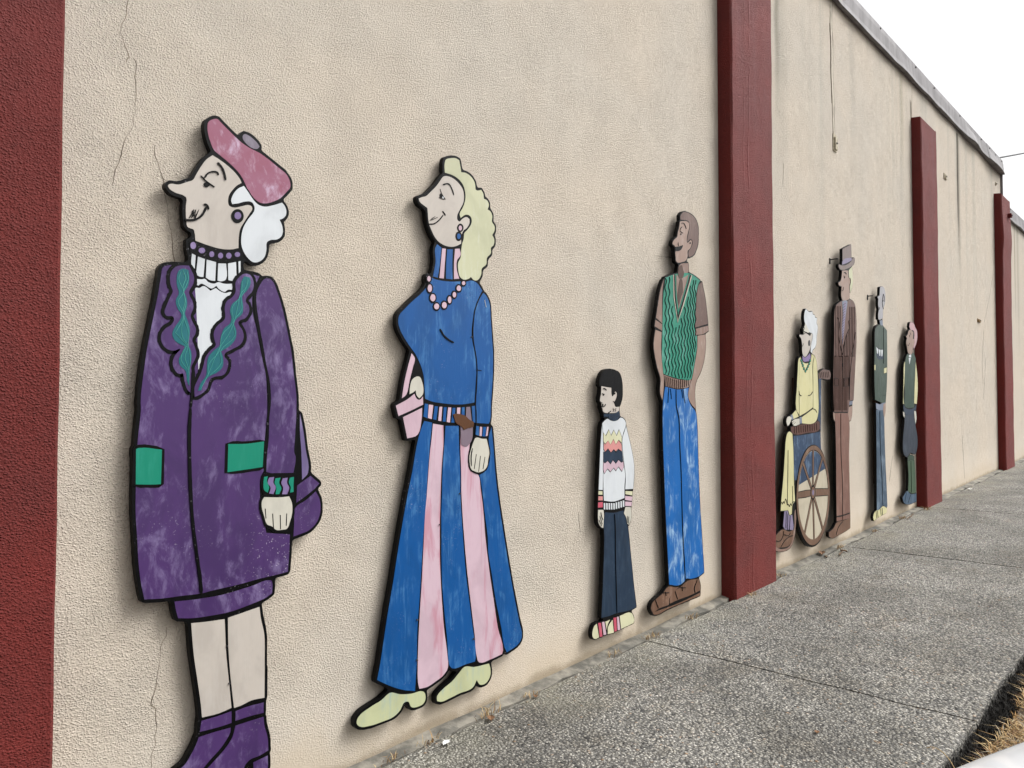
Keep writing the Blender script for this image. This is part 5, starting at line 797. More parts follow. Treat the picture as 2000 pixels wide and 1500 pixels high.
FIGURES['H'] = dict(x=6.558, off=0.075, panel='-516,182 -469,181 -445,184 -414,185 -329,196 -241,204 -145,209 -121,212 -89,213 -69,216 -37,217 23,224 50,225 258,254 269,259 274,270 275,352 279,381 279,469 275,501 275,585 271,617 271,704 267,733 267,841 263,873 263,1001 259,1033 259,1177 255,1209 255,1529 267,1668 286,1797 291,1868 298,1929 288,2036 293,2046 301,2051 350,2053 365,2058 377,2074 410,2130 418,2149 434,2198 439,2233 439,2297 436,2324 445,2346 455,2384 463,2396 498,2409 505,2422 620,3076 666,3318 682,3433 683,3460 687,3489 687,3677 691,3709 691,3781 687,3809 687,3848 678,3916 669,3963 661,3995 647,4036 619,4073 581,4099 565,4107 498,4128 431,4136 384,4138 373,4143 370,4149 378,4178 379,4220 383,4232 387,4236 403,4241 410,4246 474,4306 493,4330 509,4354 525,4402 531,4441 531,4560 522,4620 506,4702 506,4710 516,4719 575,4745 614,4770 641,4802 647,4821 645,4863 641,4870 630,4876 591,4880 568,4879 536,4867 511,4845 504,4843 497,4847 493,4854 491,4865 491,4900 487,4929 487,4972 483,4997 483,5044 478,5075 474,5083 463,5087 430,5077 95,4964 61,4950 54,4942 51,4928 51,4837 47,4805 48,4745 38,4725 22,4677 13,4670 -1,4669 -89,4669 -113,4672 -122,4669 -127,4663 -135,4638 -135,4626 -129,4616 -104,4594 -88,4586 -56,4578 5,4575 13,4570 17,4563 13,4534 1,4490 -11,4454 -27,4422 -51,4398 -83,4382 -140,4363 -147,4358 -151,4349 -140,4322 -129,4313 -96,4302 -30,4300 -20,4298 -14,4292 -12,4288 -13,4280 -28,4227 -35,4178 -32,4150 -25,4129 -16,4114 5,4091 8,4081 5,4075 -6,4069 -157,4020 -200,4003 -256,3975 -276,3963 -300,3943 -316,3919 -329,3892 -344,3835 -353,3772 -361,3688 -361,3493 -365,3468 -370,3389 -405,3044 -409,2961 -413,2936 -413,2909 -417,2884 -417,2853 -421,2828 -421,2785 -425,2760 -425,2689 -429,2661 -429,2525 -425,2496 -425,2425 -421,2400 -421,2353 -417,2328 -417,2273 -413,2237 -415,2226 -419,2219 -427,2214 -446,2213 -451,2206 -452,2201 -449,2157 -444,2126 -432,2098 -420,2082 -374,2052 -367,2043 -365,1985 -361,1960 -361,1893 -357,1868 -357,1801 -353,1773 -353,1693 -349,1661 -349,1297 -353,1265 -353,1109 -357,1077 -357,457 -355,437 -357,429 -365,421 -396,407 -455,370 -497,349 -543,334 -680,311 -693,304 -697,288 -696,246 -691,235 -684,230 -592,194 -556,186', parts=[
 ('P','hat','hatbr',1,None,0.0,1,None,'61,4944 471,5083 483,4866 54,4749'),
 ('P','hat_band','lilacg',1,None,0.0,0,None,'54,4735 483,4858 494,4817 264,4737 33,4677'),
 ('P','hat_brim','hatbr',2,None,0.0,0,None,'-121,4663 9,4660 258,4708 477,4801 558,4869 639,4866 636,4809 493,4718 256,4638 26,4587 -86,4593 -129,4628'),
 ('P','face','skin_tan',1,None,0.0,0,None,'30,4574 260,4610 318,4611 314,4498 392,4494 409,4426 359,4350 371,4239 361,4153 242,4100 51,4080 -22,4141 2,4309 -127,4321 -145,4353 -32,4401 8,4488'),
 ('P','hair','blonde',1,None,0.0,0,None,'345,4621 498,4705 524,4538 506,4366 395,4241 387,4353 430,4470 361,4497'),
 ('S','eyebrow','ink',5,'face',5.5,0,None,'105,4548 163,4562 220,4542'),
 ('S','eyelid','ink',5,'face',4.1,0,None,'104,4499 129,4461 153,4492'),
 ('S','mouth','ink',5,'face',4.1,0,None,'-7,4236 46,4244 71,4302'),
 ('S','ear_line','ink',5,'face',4.1,0,None,'334,4479 393,4493 411,4439 369,4364'),
 ('P','coat','coatbr',1,None,0.0,0,None,'-249,3969 -6,4061 89,4084 261,4087 379,4127 615,4066 670,3915 680,3631 672,3417 622,3131 495,2412 308,2400 241,2213 -405,2217 -421,2617 -396,3040 -355,3489 -346,3758 -305,3923'),
 ('P','shirt','greyb',2,None,0.0,0,None,'1,4054 84,4077 237,4085 256,4066 151,3800 7,3335 -22,3580 39,3859'),
 ('P','tie','lilacg',3,None,0.0,0,None,'86,4049 201,4065 139,3798 61,3517 3,3363 -4,3581 54,3860'),
 ('S','tie_stripe','ink',5,'tie',4.1,0,None,'23,3994 165,4043'),
 ('S','tie_stripe','ink',5,'tie',4.1,0,None,'17,3949 152,3996'),
 ('S','tie_stripe','ink',5,'tie',4.1,0,None,'16,3903 142,3949'),
 ('S','tie_stripe','ink',5,'tie',4.1,0,None,'14,3858 129,3902'),
 ('S','tie_stripe','ink',5,'tie',4.1,0,None,'9,3812 120,3856'),
 ('S','tie_stripe','ink',5,'tie',4.1,0,None,'8,3767 107,3809'),
 ('S','tie_stripe','ink',5,'tie',4.1,0,None,'6,3721 98,3763'),
 ('S','tie_stripe','ink',5,'tie',4.1,0,None,'1,3676 85,3717'),
 ('S','tie_stripe','ink',5,'tie',4.1,0,None,'-1,3630 76,3670'),
 ('S','tie_stripe','ink',5,'tie',4.1,0,None,'-2,3585 63,3624'),
 ('S','tie_stripe','ink',5,'tie',4.1,0,None,'-4,3540 54,3578'),
 ('S','tie_stripe','ink',5,'tie',4.1,0,None,'-9,3494 41,3532'),
 ('S','tie_stripe','ink',5,'tie',4.1,0,None,'-10,3449 32,3486'),
 ('S','tie_stripe','ink',5,'tie',4.1,0,None,'-12,3404 19,3440'),
 ('S','pinstripe','ink',5,'coat',2.8,0,None,'-285,3951 -334,3114'),
 ('S','pinstripe','ink',5,'coat',2.7,0,None,'-365,3130 -394,2238'),
 ('S','pinstripe','ink',5,'coat',2.8,0,None,'-216,3958 -265,3117'),
 ('S','pinstripe','ink',5,'coat',2.7,0,None,'-311,3133 -340,2238'),
 ('S','pinstripe','ink',5,'coat',2.8,0,None,'-146,3965 -195,3121'),
 ('S','pinstripe','ink',5,'coat',2.7,0,None,'-256,3135 -285,2238'),
 ('S','pinstripe','ink',5,'coat',2.8,0,None,'-75,3971 -125,3124'),
 ('S','pinstripe','ink',5,'coat',2.7,0,None,'-201,3138 -231,2238'),
 ('S','pinstripe','ink',5,'coat',2.8,0,None,'-23,3415 -55,3127'),
 ('S','pinstripe','ink',5,'coat',2.7,0,None,'-146,3141 -176,2237'),
 ('S','pinstripe','ink',5,'coat',2.8,0,None,'46,3337 17,3130'),
 ('S','pinstripe','ink',5,'coat',2.7,0,None,'-90,3143 -120,2237'),
 ('S','pinstripe','ink',5,'coat',2.8,0,None,'121,3424 88,3134'),
 ('S','pinstripe','ink',5,'coat',2.7,0,None,'-34,3146 -64,2237'),
 ('S','pinstripe','ink',5,'coat',2.8,0,None,'196,3512 161,3137'),
 ('S','pinstripe','ink',5,'coat',2.7,0,None,'22,3149 -8,2237'),
 ('S','pinstripe','ink',5,'coat',2.8,0,None,'273,3601 234,3141'),
 ('S','pinstripe','ink',5,'coat',2.7,0,None,'79,3151 48,2236'),
 ('S','pinstripe','ink',5,'coat',2.8,0,None,'360,3999 307,3144'),
 ('S','pinstripe','ink',5,'coat',2.7,0,None,'136,3154 105,2236'),
 ('S','pinstripe','ink',5,'coat',2.8,0,None,'435,4006 382,3148'),
 ('S','pinstripe','ink',5,'coat',2.7,0,None,'194,3157 162,2236'),
 ('S','pinstripe','ink',5,'coat',2.8,0,None,'510,4013 456,3151'),
 ('S','pinstripe','ink',5,'coat',2.7,0,None,'252,3160 226,2410'),
 ('S','pinstripe','ink',5,'coat',2.8,0,None,'586,4020 532,3155'),
 ('S','pinstripe','ink',5,'coat',2.7,0,None,'310,3162 284,2410'),
 ('S','lapel_line','ink',5,'coat',4.1,0,None,'-218,3768 -164,3732 -137,3653 -172,3487 -16,3156'),
 ('S','lapel_line','ink',5,'coat',4.1,0,None,'377,3802 297,3749 332,3633 165,3482 -16,3156'),
 ('S','sleeve_line','ink',5,'coat',4.1,0,None,'619,3583 510,3336 426,3192'),
 ('S','sleeve_line','ink',5,'coat',4.4,0,None,'489,3300 336,2851 290,2410'),
 ('S','pocket_line','ink',5,'coat',4.4,1,None,'-388,2761 -205,2760 -209,2642 -392,2647 -388,2761'),
 ('S','pocket_line','ink',5,'coat',4.4,1,None,'42,2773 273,2787 268,2651 38,2636 42,2773'),
 ('S','opening','ink',5,'coat',4.4,0,None,'-17,3143 -59,2215'),
 ('P','button','ink',3,'coat',0.0,0,None,'29,2993 26,2980 19,2969 9,2963 -1,2963 -10,2968 -17,2978 -19,2991 -16,3005 -9,3015 1,3022 11,3022 21,3017 27,3006'),
 ('P','cuff','greyb',1,None,0.0,0,None,'265,2384 451,2400 436,2340 275,2323'),
 ('P','hand','skin_tan',1,None,0.0,0,None,'243,2290 429,2312 425,2190 358,2059 236,2061 222,2192'),
 ('P','hand','skin_tan',1,None,0.0,0,None,'-445,2207 -377,2196 -370,2059 -426,2102'),
 ('P','trousers','trousbr',1,None,0.0,0,None,'-366,2196 210,2192 278,2060 248,1537 256,883 271,425 -88,432 -348,439 -349,932 -341,1563 -356,1985'),
 ('S','seam','ink',5,'trousers',4.4,0,None,'-119,2184 -128,1554 -83,1124 -89,432'),
 ('S','turn_up','ink',5,'trousers',8.7,0,None,'-363,515 -104,508 255,514'),
 ('P','shoe','shoebr',1,None,0.0,0,None,'-349,418 -59,418 271,425 265,263 53,234 -270,209 -553,193 -689,240 -687,302 -492,341'),
 ('S','shoe_line','ink',5,None,4.4,0,None,'-78,410 -283,338 -390,225'),
])
FIGURES['G'] = dict(x=7.511, off=0.070, panel='-422,170 -412,168 -401,169 -283,191 -156,208 20,220 279,245 288,252 310,310 311,323 303,339 303,346 306,350 314,354 334,358 338,362 339,369 340,420 336,444 336,480 332,504 332,544 328,568 328,600 324,624 320,708 303,876 276,1105 275,1132 268,1192 267,1224 264,1244 264,1272 260,1296 256,1396 252,1420 252,1464 248,1488 248,1540 244,1564 244,1616 240,1640 240,1692 236,1720 236,1896 225,2008 228,2020 237,2035 279,2077 290,2094 302,2126 315,2201 316,2240 325,2299 334,2326 361,2439 390,2534 399,2573 415,2673 431,2813 432,2844 440,2916 440,2952 444,2976 444,3016 448,3040 448,3104 452,3132 452,3228 456,3260 456,3608 460,3652 457,3665 450,3671 290,3727 246,3738 230,3746 226,3754 220,3777 215,3843 210,3850 198,3858 195,3867 200,3876 222,3886 230,3894 245,4015 265,4067 285,4091 319,4121 351,4153 371,4181 386,4222 391,4245 396,4280 396,4328 390,4371 379,4408 367,4427 338,4455 318,4466 283,4475 244,4480 192,4480 129,4467 85,4452 77,4439 55,4317 47,4301 39,4293 27,4289 -55,4263 -60,4260 -63,4255 -63,4241 -59,4233 -33,4220 -26,4211 -26,4202 -36,4144 -36,4113 -31,4094 -10,4050 -8,4040 -10,4022 -32,3972 -43,3927 -44,3900 -39,3854 -35,3842 -31,3838 15,3835 26,3830 52,3772 52,3763 47,3757 39,3753 -47,3739 -111,3723 -156,3704 -175,3695 -227,3647 -259,3575 -264,3520 -264,3420 -260,3388 -260,3324 -268,3256 -268,3232 -280,3112 -285,3033 -296,2952 -296,2760 -300,2728 -300,2692 -296,2664 -296,2592 -292,2568 -292,2532 -288,2508 -284,2425 -280,2404 -279,2365 -274,2354 -264,2348 -127,2325 27,2303 38,2298 41,2289 38,2282 30,2278 -12,2272 -48,2273 -212,2296 -231,2295 -235,2288 -235,2273 -220,2192 -228,2156 -228,1788 -232,1756 -232,1416 -236,1384 -236,1152 -240,1120 -240,964 -244,932 -244,828 -248,800 -248,720 -252,692 -252,620 -256,592 -256,528 -260,500 -260,436 -264,408 -265,365 -269,353 -278,346 -351,335 -396,320 -419,307 -439,287 -465,253 -467,240 -463,229 -428,176', parts=[
 ('P','head','headgr',1,None,0.0,0,None,'85,4446 203,4475 343,4445 387,4356 366,4183 256,4064 226,3892 60,3840 -32,3840 -38,3931 -1,4041 -30,4114 -17,4222 -62,4240 -61,4255 55,4290 73,4384'),
 ('S','hair_line','ink',5,'head',3.8,0,None,'298,4191 302,4300 256,4339 220,4261 193,4166'),
 ('S','ear_line','ink',5,'head',3.8,0,None,'252,4225 193,4181 214,4106 259,4056'),
 ('S','mouth','ink',5,'head',3.8,0,None,'-32,4014 24,4035 35,4071'),
 ('P','neck','greyb',1,None,0.0,0,None,'36,3818 210,3848 219,3746 79,3750'),
 ('P','coat','coatgn',1,None,0.0,0,None,'-222,3644 33,3746 125,3738 219,3738 454,3662 442,3040 394,2575 354,2435 325,2312 159,2296 -94,2326 -273,2355 -295,2712 -258,3312'),
 ('P','pocket_shading','navy',2,'coat',0.0,0,None,'-190,3210 239,3201 212,3115 -112,3116'),  # navy patch: blue shading painted on the coat below the white points
 ('P','kerchief','white',3,'coat',0.0,1,None,'-199,3337 -64,3300 -91,3200 -137,3198'),
 ('P','kerchief','white',3,'coat',0.0,1,None,'-42,3286 60,3291 31,3168 -15,3166'),
 ('P','kerchief','white',3,'coat',0.0,1,None,'96,3286 190,3287 147,3163 101,3161'),
 ('S','pocket_line','ink',5,'coat',3.8,0,None,'-209,3337 -52,3293 180,3290'),
 ('P','cuff','creamy',2,None,3.8,0,None,'242,2940 405,2965 391,2868 238,2848'),
 ('P','cuff','creamy',2,None,0.0,0,None,'-289,2981 -230,2991 -234,2893 -293,2891'),
 ('S','sleeve_line','ink',5,'coat',3.0,0,None,'244,3709 216,3031'),
 ('S','pocket_line','ink',5,'coat',3.8,0,None,'177,2441 309,2435'),
 ('P','belt','greyb',1,None,0.0,0,None,'-234,2293 -4,2268 180,2303 313,2312 148,2157 -213,2184'),
 ('P','hand','skin_tan',2,None,0.0,0,None,'184,2269 318,2295 289,2105 216,2019 168,2140'),
 ('P','trousers','jeansgr',1,None,0.0,0,None,'-223,2167 174,2157 220,2002 234,1693 265,1176 311,744 338,364 204,351 101,403 -134,342 -261,354 -240,869 -228,1538'),
 ('S','seam','ink',5,'trousers',3.4,0,None,'-30,2141 -29,1531 47,849 65,416'),
 ('P','shoe','creamy',1,None,0.0,0,None,'-413,303 -286,340 -134,342 100,386 309,323 280,249 16,226 -241,202 -418,172 -465,243'),
 ('S','shoe_line','navy',5,None,5.1,0,None,'-317,336 -272,206'),
 ('S','shoe_line','navy',5,None,5.1,0,None,'-246,340 -201,212'),
 ('S','shoe_line','navy',5,None,5.1,0,None,'-62,352 -31,228'),
 ('S','shoe_line','navy',5,None,5.1,0,None,'26,360 47,226'),
])
FIGURES['Y'] = dict(x=8.453, off=0.065, panel='-131,187 -116,185 28,185 56,189 115,189 140,193 220,193 248,197 327,198 333,199 340,205 347,230 348,293 352,321 351,365 346,376 328,386 322,394 320,425 319,497 316,525 315,593 312,617 311,657 308,681 307,713 291,844 267,1000 257,1047 250,1055 233,1063 226,1072 224,1085 223,1129 220,1138 214,1143 202,1148 87,1172 35,1181 4,1181 -32,1186 -42,1191 -46,1200 -40,1209 -24,1213 11,1213 32,1210 59,1209 149,1187 240,1170 311,1178 335,1186 366,1203 386,1218 414,1246 442,1283 463,1326 474,1359 483,1398 484,1469 479,1508 455,1585 431,1633 356,1761 353,1773 357,1784 373,1808 414,1863 430,1907 431,1948 422,1992 406,2052 400,2062 382,2071 378,2080 382,2087 393,2095 398,2103 429,2188 434,2195 452,2205 457,2211 465,2244 510,2371 534,2475 547,2554 548,2593 552,2621 548,2649 547,2688 534,2764 506,2876 479,2957 433,3071 432,3093 438,3145 435,3153 418,3168 389,3190 366,3212 318,3247 270,3264 256,3265 237,3263 230,3267 225,3278 237,3328 253,3352 265,3364 275,3366 281,3363 286,3355 291,3329 297,3324 308,3325 426,3403 480,3449 518,3490 546,3527 562,3555 574,3591 579,3617 579,3665 570,3704 558,3732 530,3760 512,3769 480,3781 437,3803 417,3818 395,3840 374,3860 356,3870 298,3888 259,3893 188,3893 136,3889 105,3884 76,3873 61,3864 45,3844 21,3788 21,3779 25,3771 55,3745 57,3734 53,3727 46,3723 9,3716 -12,3709 -39,3696 -61,3678 -102,3626 -122,3611 -144,3597 -199,3576 -212,3569 -214,3562 -210,3555 -178,3540 -171,3535 -167,3528 -170,3519 -195,3492 -205,3474 -212,3445 -204,3414 -195,3395 -161,3345 -131,3275 -115,3254 -101,3241 -99,3230 -103,3223 -110,3219 -160,3201 -203,3172 -247,3128 -275,3092 -292,3061 -339,3040 -360,3024 -371,3008 -395,2952 -404,2912 -412,2849 -413,2781 -416,2757 -417,2725 -420,2705 -421,2678 -436,2553 -437,2530 -476,2225 -474,2211 -461,2197 -457,2188 -457,2177 -460,2149 -460,2114 -447,2074 -453,2066 -475,2056 -479,2048 -480,2037 -473,1993 -457,1969 -427,1947 -385,1925 -381,1921 -379,1914 -390,1855 -402,1807 -417,1762 -468,1633 -495,1548 -511,1488 -520,1429 -520,1330 -508,1278 -495,1251 -480,1230 -443,1199 -415,1182 -376,1166 -299,1147 -269,1145 -245,1140 -237,1137 -232,1130 -228,1113 -230,1066 -222,1040 -193,888 -185,833 -180,789 -181,709 -193,614 -217,490 -223,479 -230,475 -240,474 -280,480 -336,472 -368,465 -448,433 -518,398 -571,376 -580,369 -583,358 -580,346 -567,323 -551,299 -540,286 -511,267 -469,245 -399,223 -320,206 -260,198', parts=[
 ('P','hair','hairpk',1,None,0.0,0,None,'68,3859 153,3882 351,3864 433,3794 546,3734 569,3598 474,3456 296,3327 299,3395 361,3483 335,3549 368,3636 315,3717 118,3720 26,3780'),
 ('P','face','skin_tan',2,None,3.3,0,None,'-29,3693 112,3719 296,3682 244,3543 358,3551 324,3447 234,3340 201,3255 32,3221 -104,3256 -155,3352 -204,3449 -146,3535 -210,3564 -115,3603'),
 ('S','eyebrow','ink',5,'face',4.2,0,None,'91,3659 106,3618 50,3606'),
 ('S','eyelid','ink',5,'face',4.2,0,None,'6,3611 31,3563'),
 ('S','mouth','ink',5,'face',5.0,0,None,'-142,3402 -60,3391 -3,3444'),
 ('P','vest','vestgn',1,None,0.0,0,None,'-270,3083 -101,3215 36,3179 264,3258 430,3147 399,2874 342,2535 298,2231 323,2513 272,2134 -287,2144 -376,2190 -331,2503 -353,2687'),
 ('P','sleeve','creamy',2,None,0.0,0,None,'-304,3048 -359,2686 -423,2229 -399,2209 -470,2209 -433,2501 -412,2685 -360,3013'),
 ('P','sleeve','creamy',2,None,0.0,0,None,'421,3079 497,2878 543,2623 501,2367 453,2231 451,2210 271,2219 317,2513 350,2704'),
 ('P','collar','white',2,None,0.0,0,None,'-52,3200 115,3217 112,3158 -43,3159'),
 ('P','tie','white',2,None,0.0,1,None,'-55,3142 84,3148 -6,3011'),
 ('P','belt','navy',3,None,0.0,0,None,'-447,2190 -300,2126 260,2125 425,2200 387,2096 258,2077 222,2002 -365,2016 -451,2108'),
 ('P','hand','skin_pale',1,None,0.0,0,None,'-472,2053 -383,2044 -388,1934 -463,1989'),
 ('P','hand','skin_pale',1,None,0.0,0,None,'269,2068 397,2058 422,1905 352,1792 295,1945'),
 ('P','breeches','navygr',1,None,0.0,0,None,'-354,2007 234,2002 350,1755 468,1524 458,1334 321,1188 -25,1222 -243,1149 -480,1243 -514,1408 -462,1625 -394,1806'),
 ('P','knee_band','vestgn',2,None,4.7,0,None,'-220,1130 -33,1176 217,1136 213,1061 -37,1084 -223,1066'),
 ('P','sock','sockgn',1,None,0.0,0,None,'-217,1056 -32,1074 251,1050 298,718 314,396 60,399 -215,458 -171,749'),
 ('S','seam','ink',5,'sock',3.7,0,None,'-12,1055 7,422'),
 ('P','shoe','shoeblue',1,None,0.0,0,None,'-580,362 -276,473 -65,391 345,375 337,206 -258,205 -525,285'),
 ('S','shoe_line','ink',4,None,5.6,0,None,'-324,449 -453,279'),
 ('S','shoe_line','ink',4,None,4.7,0,None,'-52,381 -244,232'),
])
CRACKS = ['0.884,2.665 0.887,2.604 0.885,2.571 0.883,2.531 0.877,2.509 0.866,2.478 0.867,2.463 0.874,2.442 0.887,2.416 0.890,2.398 0.885,2.381', '0.907,2.399 0.913,2.385 0.910,2.330 0.914,2.284 0.910,2.235 0.902,2.179 0.885,2.151 0.878,2.118 0.872,2.098 0.864,2.069 0.853,2.028 0.848,2.001', '0.967,2.148 0.980,2.096 0.997,2.051 1.003,2.005 1.014,1.943 1.024,1.896 1.031,1.833 1.039,1.786', '1.026,0.668 1.024,0.643 1.008,0.609 1.004,0.569 0.995,0.497 0.979,0.444 0.995,0.427 0.998,0.373 0.994,0.320 0.985,0.296 0.985,0.259 0.980,0.210', '3.811,2.219 3.894,2.225 4.008,2.232', '12.773,3.250 12.481,2.865 12.138,2.490', '12.099,2.374 12.015,2.061 11.974,1.920 12.014,1.642', '6.636,4.808 6.608,4.641 6.638,4.474 6.619,4.246', '5.595,3.169 5.582,2.992', '8.920,4.776 8.910,4.579 8.884,4.421', '10.829,0.981 10.921,0.434', '8.087,0.857 7.982,0.614', '3.083,0.813 3.095,0.708', '12.194,1.999 12.028,1.434']

def dec(s): return [tuple(int(c) * .0005 for c in t.split(',')) for t in s.split()]

def smooth_path(pts, closed, sharp, n=4):
    P = [Vector(p) for p in pts]; M = len(P)
    if sharp or M < 3: return P
    def tangent(i):
        if not closed and i in (0, M - 1): return None
        a = P[i] - P[i - 1]; b = P[(i + 1) % M] - P[i]
        if a.length < 1e-7 or b.length < 1e-7: return None
        a = a.normalized(); b = b.normalized()
        if a.dot(b) < math.cos(R(62)): return None
        return (a + b).normalized()
    T = [tangent(i) for i in range(M)]; out = []
    for i in range(M if closed else M - 1):
        j = (i + 1) % M; p, q = P[i], P[j]; d = q - p; L = d.length
        if T[i] is None and T[j] is None or L < .004: out.append(p); continue
        t0 = T[i] or d.normalized(); t1 = T[j] or d.normalized()
        for k in range(n):
            s = k / n
            out.append(p * (2 * s ** 3 - 3 * s * s + 1) + t0 * L * (s ** 3 - 2 * s * s + s) + q * (-2 * s ** 3 + 3 * s * s) + t1 * L * (s ** 3 - s * s))
    if not closed: out.append(P[-1])
    return out

def slab_mesh(name, path, y_front, y_back, mat, parent, back=False):
    n = len(path)
    area = sum(path[i].x * path[(i + 1) % n].y - path[(i + 1) % n].x * path[i].y for i in range(n))
    if area < 0: path = path[::-1]
    v = [(p.x, y_front, p.y) for p in path] + [(p.x, y_back, p.y) for p in path]
    tris = tessellate_polygon([[Vector((p.x, p.y, 0)) for p in path]])
    f = []
    for t in tris:
        a, b, c = t; A = (path[b] - path[a]).cross(path[c] - path[a])
        if A < 0: t = (a, c, b)
        f.append(tuple(t))
        if back: f.append(tuple(i + n for i in t[::-1]))
    for i in range(n): j = (i + 1) % n; f.append((i, n + i, n + j, j))
    return mesh_obj(name, v, f, mat, parent)

def ribbon(name, path, width, y_front, y_back, mat, parent, closed=False, taper=True, seed=0):
    n = len(path); v = []; f = []; rr = random.Random(seed)
    for i, p in enumerate(path):
        a = path[i - 1] if (i or closed) else path[0]; b = path[(i + 1) % n] if (i < n - 1 or closed) else path[-1]
        t = (b - a).normalized() if (b - a).length > 1e-9 else Vector((1, 0))
        nn = Vector((-t.y, t.x)); w = width * .5 * (rr.uniform(.86, 1.12) if name != 'crack' else max(.12, .75 + .7 * math.sin(i * .37 + seed) * math.sin(i * .113) + rr.uniform(-.35, .35)))
        if taper and not closed and i in (0, n - 1): w *= .55
        for s, y in ((-1, y_front), (1, y_front), (1, y_back), (-1, y_back)):
            q = p + nn * w * s; v.append((q.x, y, q.y))
    m = n if closed else n - 1
    for i in range(m):
        a = 4 * i; b = 4 * ((i + 1) % n)
        f += [(a, b, b + 1, a + 1)[::-1], (a + 1, b + 1, b + 2, a + 2)[::-1], (a + 3, b + 3, b, a)[::-1]]
    return mesh_obj(name, v, f, mat, parent)

PLY, LAY = .023, .0008
LABELS = {
 'A': 'plywood cutout of a woman in a purple coat and pink beret, the nearest figure',
 'B': 'plywood cutout of a blonde woman in a blue sweater and blue and pink striped skirt',
 'M': 'plywood cutout of a moustached man in a green knit vest and blue jeans',
 'K': 'small plywood cutout of a black haired child in a white zigzag sweater',
 'W': 'plywood cutout of a white haired woman in pale yellow sitting in a wheelchair',
 'H': 'plywood cutout of a tall man in a brown pinstripe suit and top hat',
 'G': 'plywood cutout of a grey headed man in a dark green jacket and faded jeans',
 'Y': 'plywood cutout of a pink haired boy in navy breeches beside the far pilaster'}
BATTENS = {'A': [(-.12, 1.0, 1.7), (.1, 1.0, 1.6)], 'B': [(0, .3, 1.7)], 'M': [(0, .3, 2.0)], 'K': [(-.025, .4, 1.26)], 'W': [(.0, .9, 1.4)], 'H': [(.04, .4, 1.8)], 'G': [(.04, .4, 1.6)], 'Y': [(.06, .6, 1.3)]}
for key, F in FIGURES.items():
    OFF = F['off']
    root = empty('cutout_figure', (F['x'], 0, gz(F['x'])))
    tag(root, LABELS[key], 'cutout figure', 'painted cutout figures mounted along the wall')
    slab_mesh('panel', [Vector(p) for p in dec(F['panel'])], -OFF, -OFF + PLY, PM['ink'], root, back=True)
    for (bx, z0, z1) in BATTENS[key]:
        bm = bmesh.new(); box(bm, bx - .035, bx + .035, -OFF + PLY, 0.0, z0, z1, .002); bm_obj('batten', bm, WOOD, root)
    made = []; q = []
    for n_, (t, name, col, layer, parent, w, sharp, label, s) in enumerate(F['parts']):
        path = smooth_path(dec(s), t == 'P', sharp)
        cen = sum(path, Vector((0, 0))) / len(path)
        yf = -OFF - LAY * layer - .00002 * (n_ % 13)
        if t == 'P':
            o = slab_mesh(name, path, yf, -OFF + .001, PM[col], root)
            if w: ribbon('outline', path, w * .001 * 2, yf + LAY * .45, -OFF + .001, PM['ink'], o, closed=True, seed=n_)
            if label: o['label'] = label
        else:
            o = ribbon(name, path, w * .001, yf, -OFF + .001, PM[col], root, taper=not sharp, seed=n_)
        made.append((name, cen, o)); q.append((o, parent, cen))
    for o, parent, cen in q:
        if parent:
            c = [m for m in made if m[0] == parent]
            if c: o.parent = min(c, key=lambda m: (m[1] - cen).length)[2]
    if 'wheel' in F:
        cx, cz, rx, ry, hx, hz = F['wheel']
        ell = lambda kx, kz, n=64: [Vector((cx + rx * kx * math.cos(2 * math.pi * i / n), cz + ry * kz * math.sin(2 * math.pi * i / n))) for i in range(n)]
        Y = lambda l: -OFF - LAY * l
        whl = slab_mesh('wheel_rim', ell(.985, .985), Y(3.2), -OFF + .001, PM['ink'], root)
        n = 64; v = []; f = []
        for i in range(n):
            a = 2 * math.pi * i / n; lowk = 1 + .25 * max(0, -math.sin(a))
            for kk in (.97, 1 - .115 * lowk): v.append((cx + rx * kk * math.cos(a), Y(6.2), cz + ry * kk * math.sin(a)))
        for i in range(n): a = 2 * i; b = 2 * ((i + 1) % n); f.append((a, b, b + 1, a + 1))
        mesh_obj('tyre', v, f, PM['spoke'], whl)
        top = [p for p in ell(.865, .865)]
        slab_mesh('wheel_disc', top, Y(4.0), Y(3.4), PM['tan'], whl)
        # blue seat cloth shows through the upper part of the wheel
        up = [p for p in ell(.86, .86) if p.y > cz + .12 + (p.x - cx) * .12]
        up = sorted(up, key=lambda p: math.atan2(p.y - cz, p.x - cx))
        slab_mesh('seat_cloth', [p for p in up if p.x < cx + .24], Y(4.6), Y(3.6), PM['denim'], whl)
        for ang, w in ((90, .034), (270, .032), (0, .060), (176, .056), (52, .034), (132, .034), (232, .034), (306, .034)):
            a = R(ang); e = Vector((cx + rx * .88 * math.cos(a), cz + ry * .88 * math.sin(a))); h = Vector((hx, hz))
            sp = ribbon('spoke', [h, h.lerp(e, .5), e], w, Y(5.4), Y(3.6), PM['ink'], whl, taper=False, seed=ang)
            ribbon('spoke_paint', [h, h.lerp(e, .5), e], w - .011, Y(5.8), Y(3.6), PM['spoke'], whl, taper=False, seed=ang)
        hub = [Vector((hx + .05 * math.cos(i * .3491), hz + .057 * math.sin(i * .3491))) for i in range(18)]
        slab_mesh('hub', hub, Y(6.4), Y(3.6), PM['ink'], whl)
        slab_mesh('hub_cap', [h0.lerp(Vector((hx, hz)), .22) for h0 in hub], Y(6.8), Y(3.6), PM['spoke'], whl)
        slab_mesh('hub_cap', [h0.lerp(Vector((hx, hz)), .62) for h0 in hub], Y(7.2), Y(3.6), PM['lilacg'], whl)

